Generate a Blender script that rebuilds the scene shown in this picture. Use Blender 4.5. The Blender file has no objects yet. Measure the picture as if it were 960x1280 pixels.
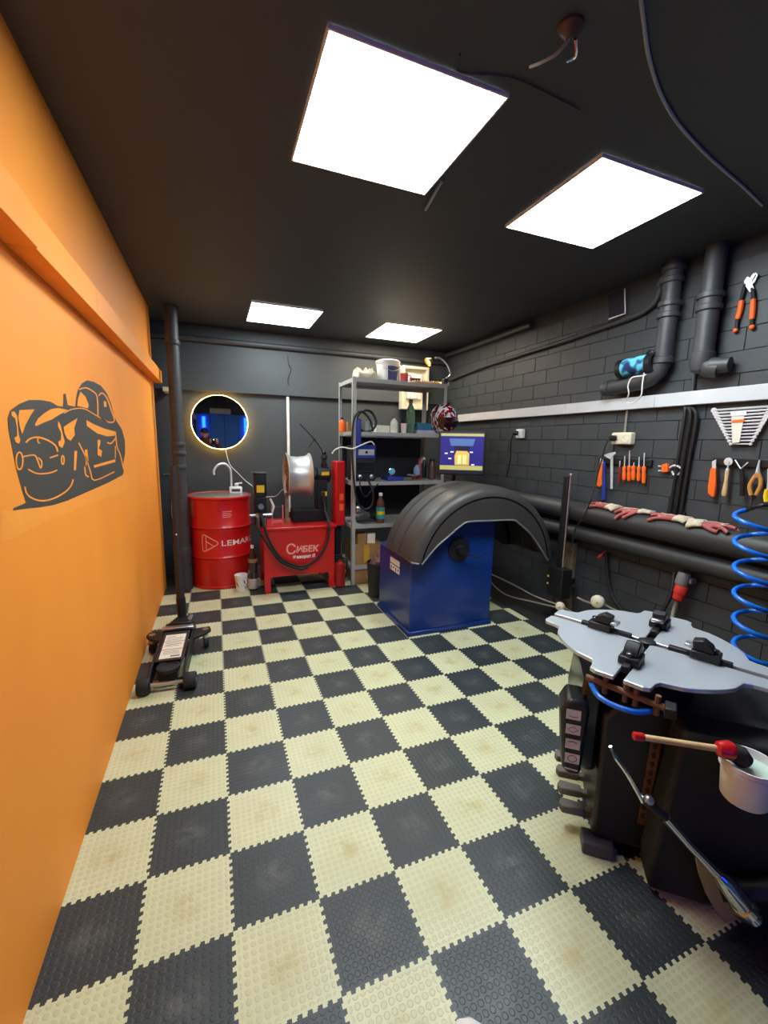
import bpy, bmesh, math, random
from mathutils import Vector, Matrix, noise
random.seed(7)
D = bpy.data
scene = bpy.context.scene
COL = scene.collection
PI = math.pi

# ------------------------------------------------------------------ camera, world, exposure
F_PX, YAW, PITCH, ROLL = 529.35, -0.3785, -0.1615, 0.0197
CAM = Vector((0.2587, -1.3290, 1.3850))
_fwd = Vector((-math.sin(YAW)*math.cos(PITCH), math.cos(YAW)*math.cos(PITCH), math.sin(PITCH)))
_r0 = Vector((math.cos(YAW), math.sin(YAW), 0)); _u0 = _r0.cross(_fwd)
_right = math.cos(ROLL)*_r0 + math.sin(ROLL)*_u0
_up = -math.sin(ROLL)*_r0 + math.cos(ROLL)*_u0
cam_d = D.cameras.new('camera'); cam_d.sensor_fit = 'VERTICAL'; cam_d.sensor_height = 32.0
cam_d.lens = 32.0*F_PX/1280.0; cam_d.clip_start = 0.01
cam = D.objects.new('camera', cam_d); COL.objects.link(cam)
cam.matrix_world = Matrix(((_right.x, _up.x, -_fwd.x, CAM.x), (_right.y, _up.y, -_fwd.y, CAM.y), (_right.z, _up.z, -_fwd.z, CAM.z), (0, 0, 0, 1)))
scene.camera = cam
w = D.worlds.new('world'); scene.world = w; w.use_nodes = True
w.node_tree.nodes['Background'].inputs[0].default_value = (0.02, 0.02, 0.022, 1)
scene.view_settings.view_transform = 'Standard'
scene.view_settings.look = 'None'
scene.view_settings.gamma = 1.0
scene.view_settings.use_curve_mapping = False
scene.view_settings.exposure = 0.55
PANEL_STRENGTH = 24.0

# ------------------------------------------------------------------ pixel -> point on a plane of the room
def ray(u, v):
    return _right*((u-480)/F_PX) - _up*((v-640)/F_PX) + _fwd
def PX(u, v, x=None, y=None, z=None):
    d = ray(u, v)
    if x is not None: t = (x-CAM.x)/d.x
    elif y is not None: t = (y-CAM.y)/d.y
    else: t = (z-CAM.z)/d.z
    return CAM + d*t
def PD(u, v, dep): return CAM + ray(u, v)*dep

# ------------------------------------------------------------------ materials
def lin(c):
    return tuple(((x/12.92) if x <= 0.04045 else ((x+0.055)/1.055)**2.4) for x in [v/255.0 for v in c]) + (1.0,)
MATS = {}
def mat(name, rgb, rough=0.5, metal=0.0, var=0.12, vscale=9.0, bump=0.0, bscale=60.0, coat=0.0, emit=None, estr=0.0, spec=0.5, trans=0.0, alpha=1.0):
    if name in MATS: return MATS[name]
    m = D.materials.new(name); m.use_nodes = True; nt = m.node_tree; N = nt.nodes; L = nt.links
    b = N['Principled BSDF']
    b.inputs['Roughness'].default_value = rough; b.inputs['Metallic'].default_value = metal
    b.inputs['Specular IOR Level'].default_value = spec
    if coat: b.inputs['Coat Weight'].default_value = coat; b.inputs['Coat Roughness'].default_value = 0.1
    if trans: b.inputs['Transmission Weight'].default_value = trans
    if alpha < 1: b.inputs['Alpha'].default_value = alpha
    c = lin(rgb)
    if var > 0:
        tc = N.new('ShaderNodeTexCoord'); no = N.new('ShaderNodeTexNoise'); no.inputs['Scale'].default_value = vscale; no.inputs['Detail'].default_value = 5
        L.new(tc.outputs['Object'], no.inputs['Vector'])
        ra = N.new('ShaderNodeValToRGB'); ra.color_ramp.elements[0].position = 0.3; ra.color_ramp.elements[1].position = 0.72
        ra.color_ramp.elements[0].color = tuple(x*(1-var) for x in c[:3])+(1,); ra.color_ramp.elements[1].color = tuple(min(1, x*(1+var)) for x in c[:3])+(1,)
        L.new(no.outputs['Fac'], ra.inputs['Fac']); L.new(ra.outputs['Color'], b.inputs['Base Color'])
        mr = N.new('ShaderNodeMapRange'); mr.inputs['To Min'].default_value = max(0.02, rough-0.07); mr.inputs['To Max'].default_value = min(1, rough+0.07)
        L.new(no.outputs['Fac'], mr.inputs['Value']); L.new(mr.outputs['Result'], b.inputs['Roughness'])
    else: b.inputs['Base Color'].default_value = c
    if bump > 0:
        tc2 = N.new('ShaderNodeTexCoord'); n2 = N.new('ShaderNodeTexNoise'); n2.inputs['Scale'].default_value = bscale; n2.inputs['Detail'].default_value = 4
        L.new(tc2.outputs['Object'], n2.inputs['Vector'])
        bp = N.new('ShaderNodeBump'); bp.inputs['Strength'].default_value = bump; bp.inputs['Distance'].default_value = 0.004
        L.new(n2.outputs['Fac'], bp.inputs['Height']); L.new(bp.outputs['Normal'], b.inputs['Normal'])
    if emit: b.inputs['Emission Color'].default_value = lin(emit); b.inputs['Emission Strength'].default_value = estr
    MATS[name] = m; return m

def tile_material(name, base, wear, wearfac, rough, dotc):
    m = D.materials.new(name); m.use_nodes = True; nt = m.node_tree; N = nt.nodes; L = nt.links
    b = N['Principled BSDF']; tc = N.new('ShaderNodeTexCoord'); oi = N.new('ShaderNodeObjectInfo')
    def math_(op, a, bb=None, cl=False):
        n = N.new('ShaderNodeMath'); n.operation = op; n.use_clamp = cl
        for i, q in enumerate((a, bb)):
            if q is None: continue
            if isinstance(q, (int, float)): n.inputs[i].default_value = q
            else: L.new(q, n.inputs[i])
        return n.outputs[0]
    sx = N.new('ShaderNodeSeparateXYZ'); L.new(tc.outputs['Object'], sx.inputs[0])
    fx = math_('SUBTRACT', math_('FRACT', math_('MULTIPLY', math_('ADD', sx.outputs[0], 1.0), 48.0)), 0.5)
    fy = math_('SUBTRACT', math_('FRACT', math_('MULTIPLY', math_('ADD', sx.outputs[1], 1.0), 48.0)), 0.5)
    r = math_('SQRT', math_('ADD', math_('MULTIPLY', fx, fx), math_('MULTIPLY', fy, fy)))
    mr = N.new('ShaderNodeMapRange'); mr.interpolation_type = 'SMOOTHSTEP'
    mr.inputs['From Min'].default_value = 0.30; mr.inputs['From Max'].default_value = 0.40; mr.inputs['To Min'].default_value = 1.0; mr.inputs['To Max'].default_value = 0.0
    L.new(r, mr.inputs['Value']); dot = mr.outputs['Result']
    # keep the studs off the border
    ax = math_('ABSOLUTE', sx.outputs[0]); ay = math_('ABSOLUTE', sx.outputs[1])
    inb = math_('MULTIPLY', math_('LESS_THAN', ax, 0.1145), math_('LESS_THAN', ay, 0.1145))
    dot = math_('MULTIPLY', dot, inb)
    # stain in the middle of the mat, its own shape per mat
    off = N.new('ShaderNodeVectorMath'); off.operation = 'ADD'; L.new(tc.outputs['Object'], off.inputs[0])
    cmb = N.new('ShaderNodeCombineXYZ'); L.new(math_('MULTIPLY', oi.outputs['Random'], 37.0), cmb.inputs[0]); L.new(math_('MULTIPLY', oi.outputs['Random'], 91.0), cmb.inputs[1])
    L.new(cmb.outputs[0], off.inputs[1])
    no = N.new('ShaderNodeTexNoise'); no.inputs['Scale'].default_value = 22; no.inputs['Detail'].default_value = 6; L.new(off.outputs[0], no.inputs['Vector'])
    rr = math_('SQRT', math_('ADD', math_('MULTIPLY', sx.outputs[0], sx.outputs[0]), math_('MULTIPLY', sx.outputs[1], sx.outputs[1])))
    m2 = N.new('ShaderNodeMapRange'); m2.interpolation_type = 'SMOOTHSTEP'; m2.inputs['From Min'].default_value = 0.0; m2.inputs['From Max'].default_value = 0.085; m2.inputs['To Min'].default_value = 1; m2.inputs['To Max'].default_value = 0
    L.new(rr, m2.inputs['Value'])
    m3 = N.new('ShaderNodeMapRange'); m3.inputs['From Min'].default_value = 0.38; m3.inputs['From Max'].default_value = 0.62; L.new(no.outputs['Fac'], m3.inputs['Value'])
    st = math_('MULTIPLY', math_('MULTIPLY', m2.outputs['Result'], m3.outputs['Result']), wearfac, True)
    n4 = N.new('ShaderNodeTexNoise'); n4.inputs['Scale'].default_value = 7; n4.inputs['Detail'].default_value = 5; L.new(off.outputs[0], n4.inputs['Vector'])
    cb = N.new('ShaderNodeMix'); cb.data_type = 'RGBA'; L.new(n4.outputs['Fac'], cb.inputs['Factor'])
    c = lin(base); cb.inputs['A'].default_value = tuple(x*0.86 for x in c[:3])+(1,); cb.inputs['B'].default_value = tuple(min(1, x*1.12) for x in c[:3])+(1,)
    c1 = N.new('ShaderNodeMix'); c1.data_type = 'RGBA'; L.new(math_('MULTIPLY', dot, 0.55), c1.inputs['Factor']); L.new(cb.outputs['Result'], c1.inputs['A']); c1.inputs['B'].default_value = lin(dotc)
    c2 = N.new('ShaderNodeMix'); c2.data_type = 'RGBA'; L.new(st, c2.inputs['Factor']); L.new(c1.outputs['Result'], c2.inputs['A']); c2.inputs['B'].default_value = lin(wear)
    L.new(c2.outputs['Result'], b.inputs['Base Color'])
    rg = N.new('ShaderNodeMapRange'); rg.inputs['To Min'].default_value = rough-0.09; rg.inputs['To Max'].default_value = rough+0.1; L.new(n4.outputs['Fac'], rg.inputs['Value']); L.new(rg.outputs['Result'], b.inputs['Roughness'])
    bp = N.new('ShaderNodeBump'); bp.inputs['Strength'].default_value = 0.55; bp.inputs['Distance'].default_value = 0.0015
    L.new(dot, bp.inputs['Height']); L.new(bp.outputs['Normal'], b.inputs['Normal'])
    return m

# ------------------------------------------------------------------ mesh building
class MB:
    def __init__(s): s.v = []; s.f = []
    def add(s, vs, fs):
        o = len(s.v); s.v += [Vector(q) for q in vs]; s.f += [tuple(i+o for i in f) for f in fs]; return s
    def box(s, c, size, rz=0.0, M=None):
        hx, hy, hz = size[0]/2, size[1]/2, size[2]/2
        vs = [Vector((x, y, z)) for x in (-hx, hx) for y in (-hy, hy) for z in (-hz, hz)]
        if M is None: M = Matrix.Rotation(rz, 3, 'Z')
        return s.add([Vector(c)+M@q for q in vs], [(0, 1, 3, 2), (4, 6, 7, 5), (0, 4, 5, 1), (2, 3, 7, 6), (0, 2, 6, 4), (1, 5, 7, 3)])
    def bb(s, x0, x1, y0, y1, z0, z1): return s.box(((x0+x1)/2, (y0+y1)/2, (z0+z1)/2), (x1-x0, y1-y0, z1-z0))
    def rings(s, rs, cap=True, closed=False):
        n = len(rs[0]); vs = [q for r in rs for q in r]; fs = []
        m = len(rs)
        for i in range(m if closed else m-1):
            j = (i+1) % m
            for k in range(n): fs.append((i*n+k, i*n+(k+1) % n, j*n+(k+1) % n, j*n+k))
        if cap and not closed: fs.append(tuple(reversed(range(n)))); fs.append(tuple((m-1)*n+k for k in range(n)))
        return s.add(vs, fs)
    def tube(s, pts, r, seg=10, cap=True, closed=False):
        pts = [Vector(q) for q in pts]; n = len(pts)
        rad = r if isinstance(r, (list, tuple)) else [r]*n
        rs = []; prev = None
        for i in range(n):
            if closed: t = pts[(i+1) % n]-pts[i-1]
            elif i == 0: t = pts[1]-pts[0]
            elif i == n-1: t = pts[-1]-pts[-2]
            else: t = (pts[i+1]-pts[i]).normalized()+(pts[i]-pts[i-1]).normalized()
            t = t.normalized() if t.length > 1e-9 else Vector((0, 0, 1))
            if prev is None: a = t.orthogonal().normalized()
            else:
                a = prev - t*prev.dot(t); a = a.normalized() if a.length > 1e-6 else t.orthogonal().normalized()
            prev = a; b = t.cross(a)
            rs.append([pts[i]+(a*math.cos(2*PI*k/seg)+b*math.sin(2*PI*k/seg))*rad[i] for k in range(seg)])
        return s.rings(rs, cap, closed)
    def cyl(s, p0, p1, r0, r1=None, seg=20): return s.tube([p0, p1], [r0, r0 if r1 is None else r1], seg)
    def lathe(s, prof, base=(0, 0, 0), axis=(0, 0, 1), seg=28, cap=True):
        ax = Vector(axis).normalized(); a = Vector((1, 0, 0)) if abs(ax.z) > 0.9 else ax.orthogonal().normalized()
        a = (a-ax*a.dot(ax)).normalized(); b = ax.cross(a); base = Vector(base)
        rs = [[base+ax*z+(a*math.cos(2*PI*k/seg)+b*math.sin(2*PI*k/seg))*max(r, 1e-4) for k in range(seg)] for r, z in prof]
        return s.rings(rs, cap)
    def ball(s, c, r, seg=14, rings=8, sc=(1, 1, 1), M=None):
        c = Vector(c); rs = []
        for i in range(rings+1):
            th = PI*i/rings; rr = max(math.sin(th), 0.002)*r
            ring = []
            for k in range(seg):
                q = Vector((rr*math.cos(2*PI*k/seg)*sc[0], rr*math.sin(2*PI*k/seg)*sc[1], -r*math.cos(th)*sc[2]))
                ring.append(c+(M@q if M else q))
            rs.append(ring)
        return s.rings(rs, True)
    def prism(s, poly, fn, h0, h1):
        """poly: 2-D points; fn(a, b, h) -> world point"""
        n = len(poly)
        vs = [fn(a, b, h0) for a, b in poly]+[fn(a, b, h1) for a, b in poly]
        fs = [tuple(reversed(range(n))), tuple(range(n, 2*n))]+[(i, (i+1) % n, n+(i+1) % n, n+i) for i in range(n)]
        return s.add(vs, fs)
    def flat(s, pts): return s.add(pts, [tuple(range(len(pts)))])
    def xf(s, M):
        s.v = [M@q for q in s.v]; return s

def spline(pts, n=8, closed=False):
    pts = [Vector(p) for p in pts]; out = []; m = len(pts)
    rng = range(m if closed else m-1)
    for i in rng:
        if closed: p0, p1, p2, p3 = pts[i-1], pts[i], pts[(i+1) % m], pts[(i+2) % m]
        else: p0, p1, p2, p3 = pts[max(i-1, 0)], pts[i], pts[i+1], pts[min(i+2, m-1)]
        for k in range(n):
            t = k/n
            out.append(0.5*((2*p1)+(p2-p0)*t+(2*p0-5*p1+4*p2-p3)*t*t+(3*p1-p0-3*p2+p3)*t**3))
    if not closed: out.append(pts[-1].copy())
    return out

WM = {}
def wmat(o):
    M = Matrix.Translation(o.location)@o.rotation_euler.to_matrix().to_4x4()
    return wmat(o.parent)@M if o.parent else M

def mk(name, mb, material, parent=None, bevel=0.0, smooth=35, local=False, seg=2, mats=None, subsurf=0, recalc=True):
    vs = list(mb.v)
    loc = Vector((0, 0, 0))
    if parent is not None:
        if not local:
            Mi = wmat(parent).inverted(); vs = [Mi@q for q in vs]
    else:
        lo = [min(q[i] for q in vs) for i in range(3)]; hi = [max(q[i] for q in vs) for i in range(3)]
        loc = Vector(((lo[0]+hi[0])/2, (lo[1]+hi[1])/2, lo[2])); vs = [q-loc for q in vs]
    me = D.meshes.new(name); me.from_pydata([tuple(q) for q in vs], [], mb.f); me.update()
    if recalc:
        bm = bmesh.new(); bm.from_mesh(me); bmesh.ops.recalc_face_normals(bm, faces=bm.faces); bm.to_mesh(me); bm.free()
    me.materials.append(material)
    if smooth:
        for p in me.polygons: p.use_smooth = True
        me.set_sharp_from_angle(angle=math.radians(smooth))
    o = D.objects.new(name, me); COL.objects.link(o); o.location = loc
    if parent is not None: o.parent = parent
    if bevel:
        b = o.modifiers.new('bevel', 'BEVEL'); b.width = bevel; b.segments = seg; b.limit_method = 'ANGLE'; b.angle_limit = math.radians(40); b.harden_normals = False
    if subsurf:
        b = o.modifiers.new('sub', 'SUBSURF'); b.levels = subsurf; b.render_levels = subsurf
    return o
def tag(o, label=None, cat=None, group=None, kind=None):
    if label: o['label'] = label
    if cat: o['category'] = cat
    if group: o['group'] = group
    if kind: o['kind'] = kind
    return o
def T(name, label, cat, loc=(0, 0, 0), rotz=0.0, group=None):
    o = D.objects.new(name, None); COL.objects.link(o); o.location = Vector(loc); o.rotation_euler = (0, 0, rotz); o.empty_display_size = 0.05
    return tag(o, label, cat, group)
def O(name, mb, m, label, cat, group=None, **k): return tag(mk(name, mb, m, None, **k), label, cat, group)
def S(name, mb, m, **k): return tag(mk(name, mb, m, None, **k), kind='structure')
def SE(name, loc):
    o = D.objects.new(name, None); COL.objects.link(o); o.location = Vector(loc); o.empty_display_size = 0.05; o['kind'] = 'structure'; return o

def text_mb(txt, size, fn, bold=0.0, align='LEFT', shear=0.0, depth=0.0006):
    """lettering as thin mesh; fn(a, b, h) maps the text plane to the world"""
    cu = D.curves.new('lettering', 'FONT'); cu.body = txt; cu.size = size; cu.align_x = align; cu.offset = bold; cu.shear = shear; cu.resolution_u = 2
    ob = D.objects.new('lettering', cu); COL.objects.link(ob)
    bpy.context.view_layer.update()
    dg = bpy.context.evaluated_depsgraph_get(); me = ob.evaluated_get(dg).to_mesh()
    mb = MB(); mb.add([fn(v.co.x, v.co.y, depth) for v in me.vertices], [tuple(p.vertices) for p in me.polygons])
    ob.evaluated_get(dg).to_mesh_clear(); D.objects.remove(ob); D.curves.remove(cu)
    return mb
def ribbon(mb, pts, wd, fn, closed=False, h=0.0008):
    pts = [Vector((p[0], p[1], 0)) for p in pts]; n = len(pts); L_ = []; R_ = []
    for i in range(n):
        a = pts[i-1] if (closed or i > 0) else pts[i]; b = pts[(i+1) % n] if (closed or i < n-1) else pts[i]
        t = (b-a).normalized(); nn = Vector((-t.y, t.x, 0))*wd/2
        L_.append(pts[i]+nn); R_.append(pts[i]-nn)
    vs = [fn(p.x, p.y, h) for p in L_]+[fn(p.x, p.y, h) for p in R_]
    fs = [(i, (i+1) % n, n+(i+1) % n, n+i) for i in range(n if closed else n-1)]
    mb.add(vs, fs); return mb

# ------------------------------------------------------------------ palette
M_ORANGE = mat('orange_plaster', (255, 151, 46), 0.62, var=0.07, vscale=2.2, bump=0.12, bscale=14)
M_CEIL = mat('black_ceiling_paint', (55, 60, 66), 0.55, var=0.12, vscale=1.5, bump=0.15, bscale=20)
M_BLOCK = mat('black_block_paint', (54, 59, 62), 0.55, var=0.16, vscale=5, bump=0.35, bscale=45)
M_JOINT = mat('black_mortar', (50, 54, 57), 0.8, var=0.2, vscale=8, bump=0.3, bscale=60)
M_BACK = mat('charcoal_plaster', (60, 65, 66), 0.6, var=0.1, vscale=2, bump=0.15, bscale=25)
M_SLAB = mat('dark_concrete', (40, 38, 36), 0.75, var=0.25, vscale=4, bump=0.3, bscale=30)
M_DPIPE = mat('dark_painted_pipe', (58, 60, 62), 0.5, var=0.12, vscale=6, bump=0.08, bscale=40)
M_FOAM = mat('black_pipe_lagging', (48, 48, 48), 0.5, var=0.14, vscale=8, bump=0.1, bscale=50)
M_RED = mat('red_enamel', (196, 20, 20), 0.32, var=0.08, vscale=5, coat=0.3)
M_REDD = mat('darker_red_enamel', (150, 22, 26), 0.4, var=0.1)
M_BLACK = mat('black_plastic', (26, 26, 28), 0.42, var=0.12)
M_BLKG = mat('black_gloss', (18, 18, 21), 0.22, var=0.1, coat=0.3)
M_BLKM = mat('black_metal', (30, 30, 32), 0.45, 0.3, var=0.15)
M_RUB = mat('black_rubber', (24, 24, 24), 0.7, var=0.15, bump=0.1)
M_CHROME = mat('chrome', (215, 215, 220), 0.14, 1.0, var=0.05)
M_SATIN = mat('satin_chrome', (228, 232, 236), 0.3, 0.45, var=0.04)
M_STEEL = mat('brushed_steel', (190, 196, 202), 0.33, 1.0, var=0.06, vscale=20)
M_ALU = mat('cast_aluminium', (214, 213, 208), 0.38, 0.7, var=0.08, vscale=14)
M_RUST = mat('rusty_brown', (120, 84, 58), 0.7, 0.3, var=0.3, vscale=25)
M_RACK = mat('grey_powder_coat', (168, 168, 162), 0.45, 0.2, var=0.06)
M_WHITE = mat('white_plastic', (226, 224, 218), 0.4, var=0.04)
M_CREAM = mat('cream_plastic', (222, 212, 186), 0.45, var=0.05)
M_PAPER = mat('paper', (222, 214, 196), 0.8, var=0.06)
M_BLUE = mat('blue_enamel', (9, 48, 120), 0.34, var=0.08, vscale=4, coat=0.2)
M_HOSEB = mat('blue_hose', (18, 110, 220), 0.28, var=0.05, coat=0.3)
M_ORG = mat('orange_grip', (240, 104, 28), 0.45, var=0.08)
M_YEL = mat('yellow_label', (238, 196, 20), 0.5, var=0.04)
M_WOOD = mat('pale_wood', (208, 176, 124), 0.55, var=0.15, vscale=30)
M_BOARD = mat('old_wood_board', (128, 108, 82), 0.75, var=0.3, vscale=18, bump=0.2)
M_CARD = mat('cardboard', (150, 112, 70), 0.8, var=0.14, vscale=10)
M_PINK = mat('glove_rubber', (166, 82, 78), 0.6, var=0.25, vscale=30)
M_KNIT = mat('glove_knit', (196, 182, 158), 0.9, var=0.25, vscale=40, bump=0.4, bscale=200)
M_LETTER = mat('white_print', (236, 222, 214), 0.5, var=0.0)
M_PINKP = mat('pink_print', (236, 160, 150), 0.5, var=0.0)
M_GLASSG = mat('green_bottle_plastic', (150, 196, 164), 0.15, var=0.1, trans=0.75)
M_CABLE = mat('black_cable', (20, 20, 20), 0.5, var=0.1)
M_GREYC = mat('grey_cable', (140, 132, 118), 0.6, var=0.15)
M_TEAL = mat('teal_label', (20, 150, 150), 0.45, var=0.1)
M_NAVY = mat('navy_plastic', (38, 54, 140), 0.42, var=0.1)
M_LED = mat('warm_led', (255, 214, 140), 0.5, var=0, emit=(255, 196, 104), estr=55.0)
M_BLED = mat('blue_led', (20, 60, 255), 0.5, var=0, emit=(14, 60, 255), estr=14.0)
M_PANEL = mat('led_diffuser', (255, 255, 255), 0.5, var=0, emit=(238, 250, 255), estr=PANEL_STRENGTH)
M_PANELW = mat('led_diffuser_warm', (255, 255, 255), 0.5, var=0, emit=(255, 240, 216), estr=PANEL_STRENGTH*0.72)
M_PANELB = mat('led_diffuser_back', (255, 255, 255), 0.5, var=0, emit=(238, 250, 255), estr=PANEL_STRENGTH*0.8)
M_MIRROR = mat('mirror_silver', (210, 212, 215), 0.02, 1.0, var=0)
M_TILEK = tile_material('black_mat', (50, 57, 58), (104, 106, 100), 0.5, 0.45, (47, 53, 55))
M_TILEC = tile_material('cream_mat', (207, 207, 166), (184, 170, 112), 0.75, 0.40, (190, 188, 150))

XL, XR, YB, YF, H = -0.225, 2.95, 3.50, -3.60, 2.50
XA = -0.75          # alcove behind the end of the orange wall
YE = 3.02           # end of the orange wall
# ================================================================== STRUCTURE
floor = S('floor', MB().bb(XA-0.1, XR+0.1, YF-0.1, YB+0.1, -0.06, -0.008), M_SLAB, smooth=0)

def tile_poly(x0, x1, y0, y1, tl, tr, tb, tt):
    """mat outline with interlocking teeth; a straight side where the mat is trimmed"""
    p, d, n = 0.25, 0.0048, 9
    def wave(a, b):
        st = 0.0252
        pts = [(a, 0.0)]
        for k in range(n):
            s0 = -0.1134+k*st
            seq = [(s0+st*0.04, 0), (s0+st*0.04, d), (s0+st*0.5, d), (s0+st*0.5, -d), (s0+st*0.96, -d), (s0+st*0.96, 0)]
            pts += [(tt_, hh) for tt_, hh in seq if a+1e-5 < tt_ < b-1e-5]
        pts.append((b, 0.0)); return pts
    poly = []
    def side(a, b, on):
        return wave(a, b) if on else [(a, 0), (b, 0)]
    poly += [(t, y0+h) for t, h in side(x0, x1, tb)][:-1]
    poly += [(x1+h, t) for t, h in side(y0, y1, tr)][:-1]
    poly += [(t, y1+h) for t, h in reversed(side(x0, x1, tt))][:-1]
    poly += [(x0+h, t) for t, h in reversed(side(y0, y1, tl))][:-1]
    return poly
def tile_mesh(kind, material):
    x0, x1 = -0.125, 0.125
    kw = dict(tl=True, tr=True, tb=True, tt=True)
    if kind == 'left': x0 = -0.125+0.025; kw['tl'] = False
    if kind == 'right': x1 = -0.125+0.0625; kw['tr'] = False
    poly = tile_poly(x0, x1, -0.125, 0.125, **kw)
    mb = MB().prism(poly, lambda a, b, h: Vector((a, b, h)), -0.008, 0.0)
    me = D.meshes.new('floor_tile'); me.from_pydata([tuple(v) for v in mb.v], [], mb.f); me.update(); me.materials.append(material)
    return me
tmesh = {(k, c): tile_mesh(k, (M_TILEK, M_TILEC)[c]) for k in ('left', 'full', 'right') for c in (0, 1)}
for i in range(-1, 11):
    for j in range(-8, 12):
        kind = 'left' if i == -1 else ('right' if i == 10 else 'full')
        o = D.objects.new('floor_tile', tmesh[(kind, (i+j) % 2)]); COL.objects.link(o); o.parent = floor
        o.location = Vector((i*0.25+0.125, j*0.25+0.125, 0)) - floor.location

S('ceiling', MB().bb(XA-0.1, XR+0.1, YF-0.1, YB+0.1, H, H+0.08), M_CEIL, smooth=0)
wall_left = S('wall_left', MB().bb(XL-0.09, XL, YF, YE, -0.008, H), M_ORANGE, smooth=0, bevel=0.004)
S('wall_back', MB().bb(XA-0.1, XR+0.1, YB, YB+0.1, -0.008, H), M_BACK, smooth=0)
S('wall_alcove', MB().bb(XA-0.1, XA, 2.4, YB, -0.008, H), M_BACK, smooth=0)
S('wall_alcove_front', MB().bb(XA, XL-0.09, 2.4, 2.5, -0.008, H), M_BACK, smooth=0)
S('wall_front', MB().bb(XL-0.09, XR+0.1, YF-0.1, YF, -0.008, H), M_BACK, smooth=0)
# right wall: painted blocks proud of a mortar bed
wall_right = S('wall_right', MB().bb(XR+0.004, XR+0.1, YF, YB, -0.008, H), M_JOINT, smooth=0)
bl, bh, gap = 0.30, 0.12, 0.0032
def brick_mesh(L_):
    x, e = 0.0065, 0.0012
    a, c = (L_-gap)/2, (bh-gap)/2
    vs = [(0, -a, -c), (0, a, -c), (0, a, c), (0, -a, c), (-x, -a+e, -c+e), (-x, a-e, -c+e), (-x, a-e, c-e), (-x, -a+e, c-e)]
    me = D.meshes.new('brick'); me.from_pydata(vs, [], [(4, 7, 6, 5), (0, 4, 5, 1), (1, 5, 6, 2), (2, 6, 7, 3), (3, 7, 4, 0)]); me.update(); me.materials.append(M_BLOCK); return me
bcache = {}
rest = MB()
nr = int(math.ceil((H+0.008)/bh))
for r in range(nr):
    zc = 0.0+r*bh+bh/2
    if zc+bh/2 > H: continue
    y = YB - (0.15 if r % 2 else 0.0)
    segs = []
    if r % 2: segs.append((YB, y))
    while y-bl > YF: segs.append((y, y-bl)); y -= bl
    for (ya, yb) in segs:
        L_ = ya-yb; yc = (ya+yb)/2
        jx = random.uniform(-0.0012, 0.0012)
        if yb > -0.55:
            key = round(L_, 3)
            if key not in bcache: bcache[key] = brick_mesh(L_)
            o = D.objects.new('brick', bcache[key]); COL.objects.link(o); o.parent = wall_right
            o.location = Vector((XR+0.005+jx, yc, zc))-wall_right.location
        else:
            rest.box((XR+0.002, yc, zc), (0.008, L_-gap, bh-gap))
tag(mk('bricks_beyond_view', rest, M_BLOCK, wall_right, smooth=0), kind='stuff')

# back beam with the pipe under the ceiling
S('trim_1', MB().bb(XA, XR, 3.455, YB, 1.868, H), M_BACK, smooth=0, bevel=0.004)
# boxed ledge on the orange wall, three cover panels
ledge = SE('trim_2', (XL, 0, 1.872))
yj = [YF, PX(42, 285, x=-0.158).y, PX(122, 385, x=-0.158).y, 3.05]
for a, b in zip(yj[:-1], yj[1:]):
    mk('cover_panel', MB().bb(XL+0.001, -0.158+(0.006 if a == YF else 0.0), a+0.002, b-0.002, 1.872, 1.976), M_ORANGE, ledge, bevel=0.002, smooth=0)

# ================================================================== CEILING PANELS
def panel(x, y, label, warm=0):
    t = T('ceiling_light', label, 'ceiling light', (x, y, H-0.014), 0, 'square LED ceiling panels')
    s = 0.2975
    fr = MB()
    for (a, b, c, d) in ((-s, s, -s, -s+0.006), (-s, s, s-0.006, s), (-s, -s+0.006, -s+0.006, s-0.006), (s-0.006, s, -s+0.006, s-0.006)):
        fr.bb(x+a, x+b, y+c, y+d, H-0.014, H-0.001)
    mk('frame', fr, M_WHITE, t, smooth=0)
    mk('diffuser', MB().bb(x-s+0.006, x+s-0.006, y-s+0.006, y+s-0.006, H-0.0125, H-0.004), (M_PANEL, M_PANELW, M_PANELB)[warm], t, smooth=0)
panel(0.885, 0.275, 'large cool white ceiling panel nearest the camera, left of centre')
panel(1.985, 0.365, 'cool white ceiling panel nearest the block wall, above the vertical pipes')
panel(0.875, 2.76, 'cool white ceiling panel at the back, above the red drum side', 2)
panel(2.08, 2.84, 'warm white ceiling panel at the back, above the metal shelving rack', 1)

# ================================================================== BACK WALL
o = O('ceiling_pipe', MB().cyl((XA, 3.43, 2.36), (2.94, 3.43, 2.36), 0.028, seg=14), M_DPIPE, 'dark painted pipe running along the back beam below the ceiling', 'pipe')
# LED mirror
mc = PX(275, 528, y=3.44); mc = Vector((mc.x, 3.44, mc.z)); MR = 0.272
mir = T('round_mirror', 'round wall mirror with a warm glowing rim above the red drum', 'mirror', (mc.x, 3.455, mc.z-MR))
mk('mirror_glass', MB().lathe([(MR, 0.0), (MR, 0.004)], (mc.x, 3.436, mc.z), (0, -1, 0), 64), M_MIRROR, mir)
mk('back_plate', MB().lathe([(MR-0.03, 0.0), (MR-0.03, 0.016)], (mc.x, 3.4549, mc.z), (0, -1, 0), 48), M_BLACK, mir)
ring = [Vector((mc.x+(MR-0.0005)*math.cos(2*PI*k/64), 3.4425, mc.z+(MR-0.0005)*math.sin(2*PI*k/64))) for k in range(64)]
mk('led_strip', MB().tube(ring, 0.0028, 8, closed=True), M_LED, mir)
cab = [PX(282, 562, y=3.44), PX(287, 580, y=3.445), PX(297, 591, y=3.445), PX(307, 601, y=3.445), PX(318, 610, y=3.4), PX(326, 622, y=3.3)]
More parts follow.
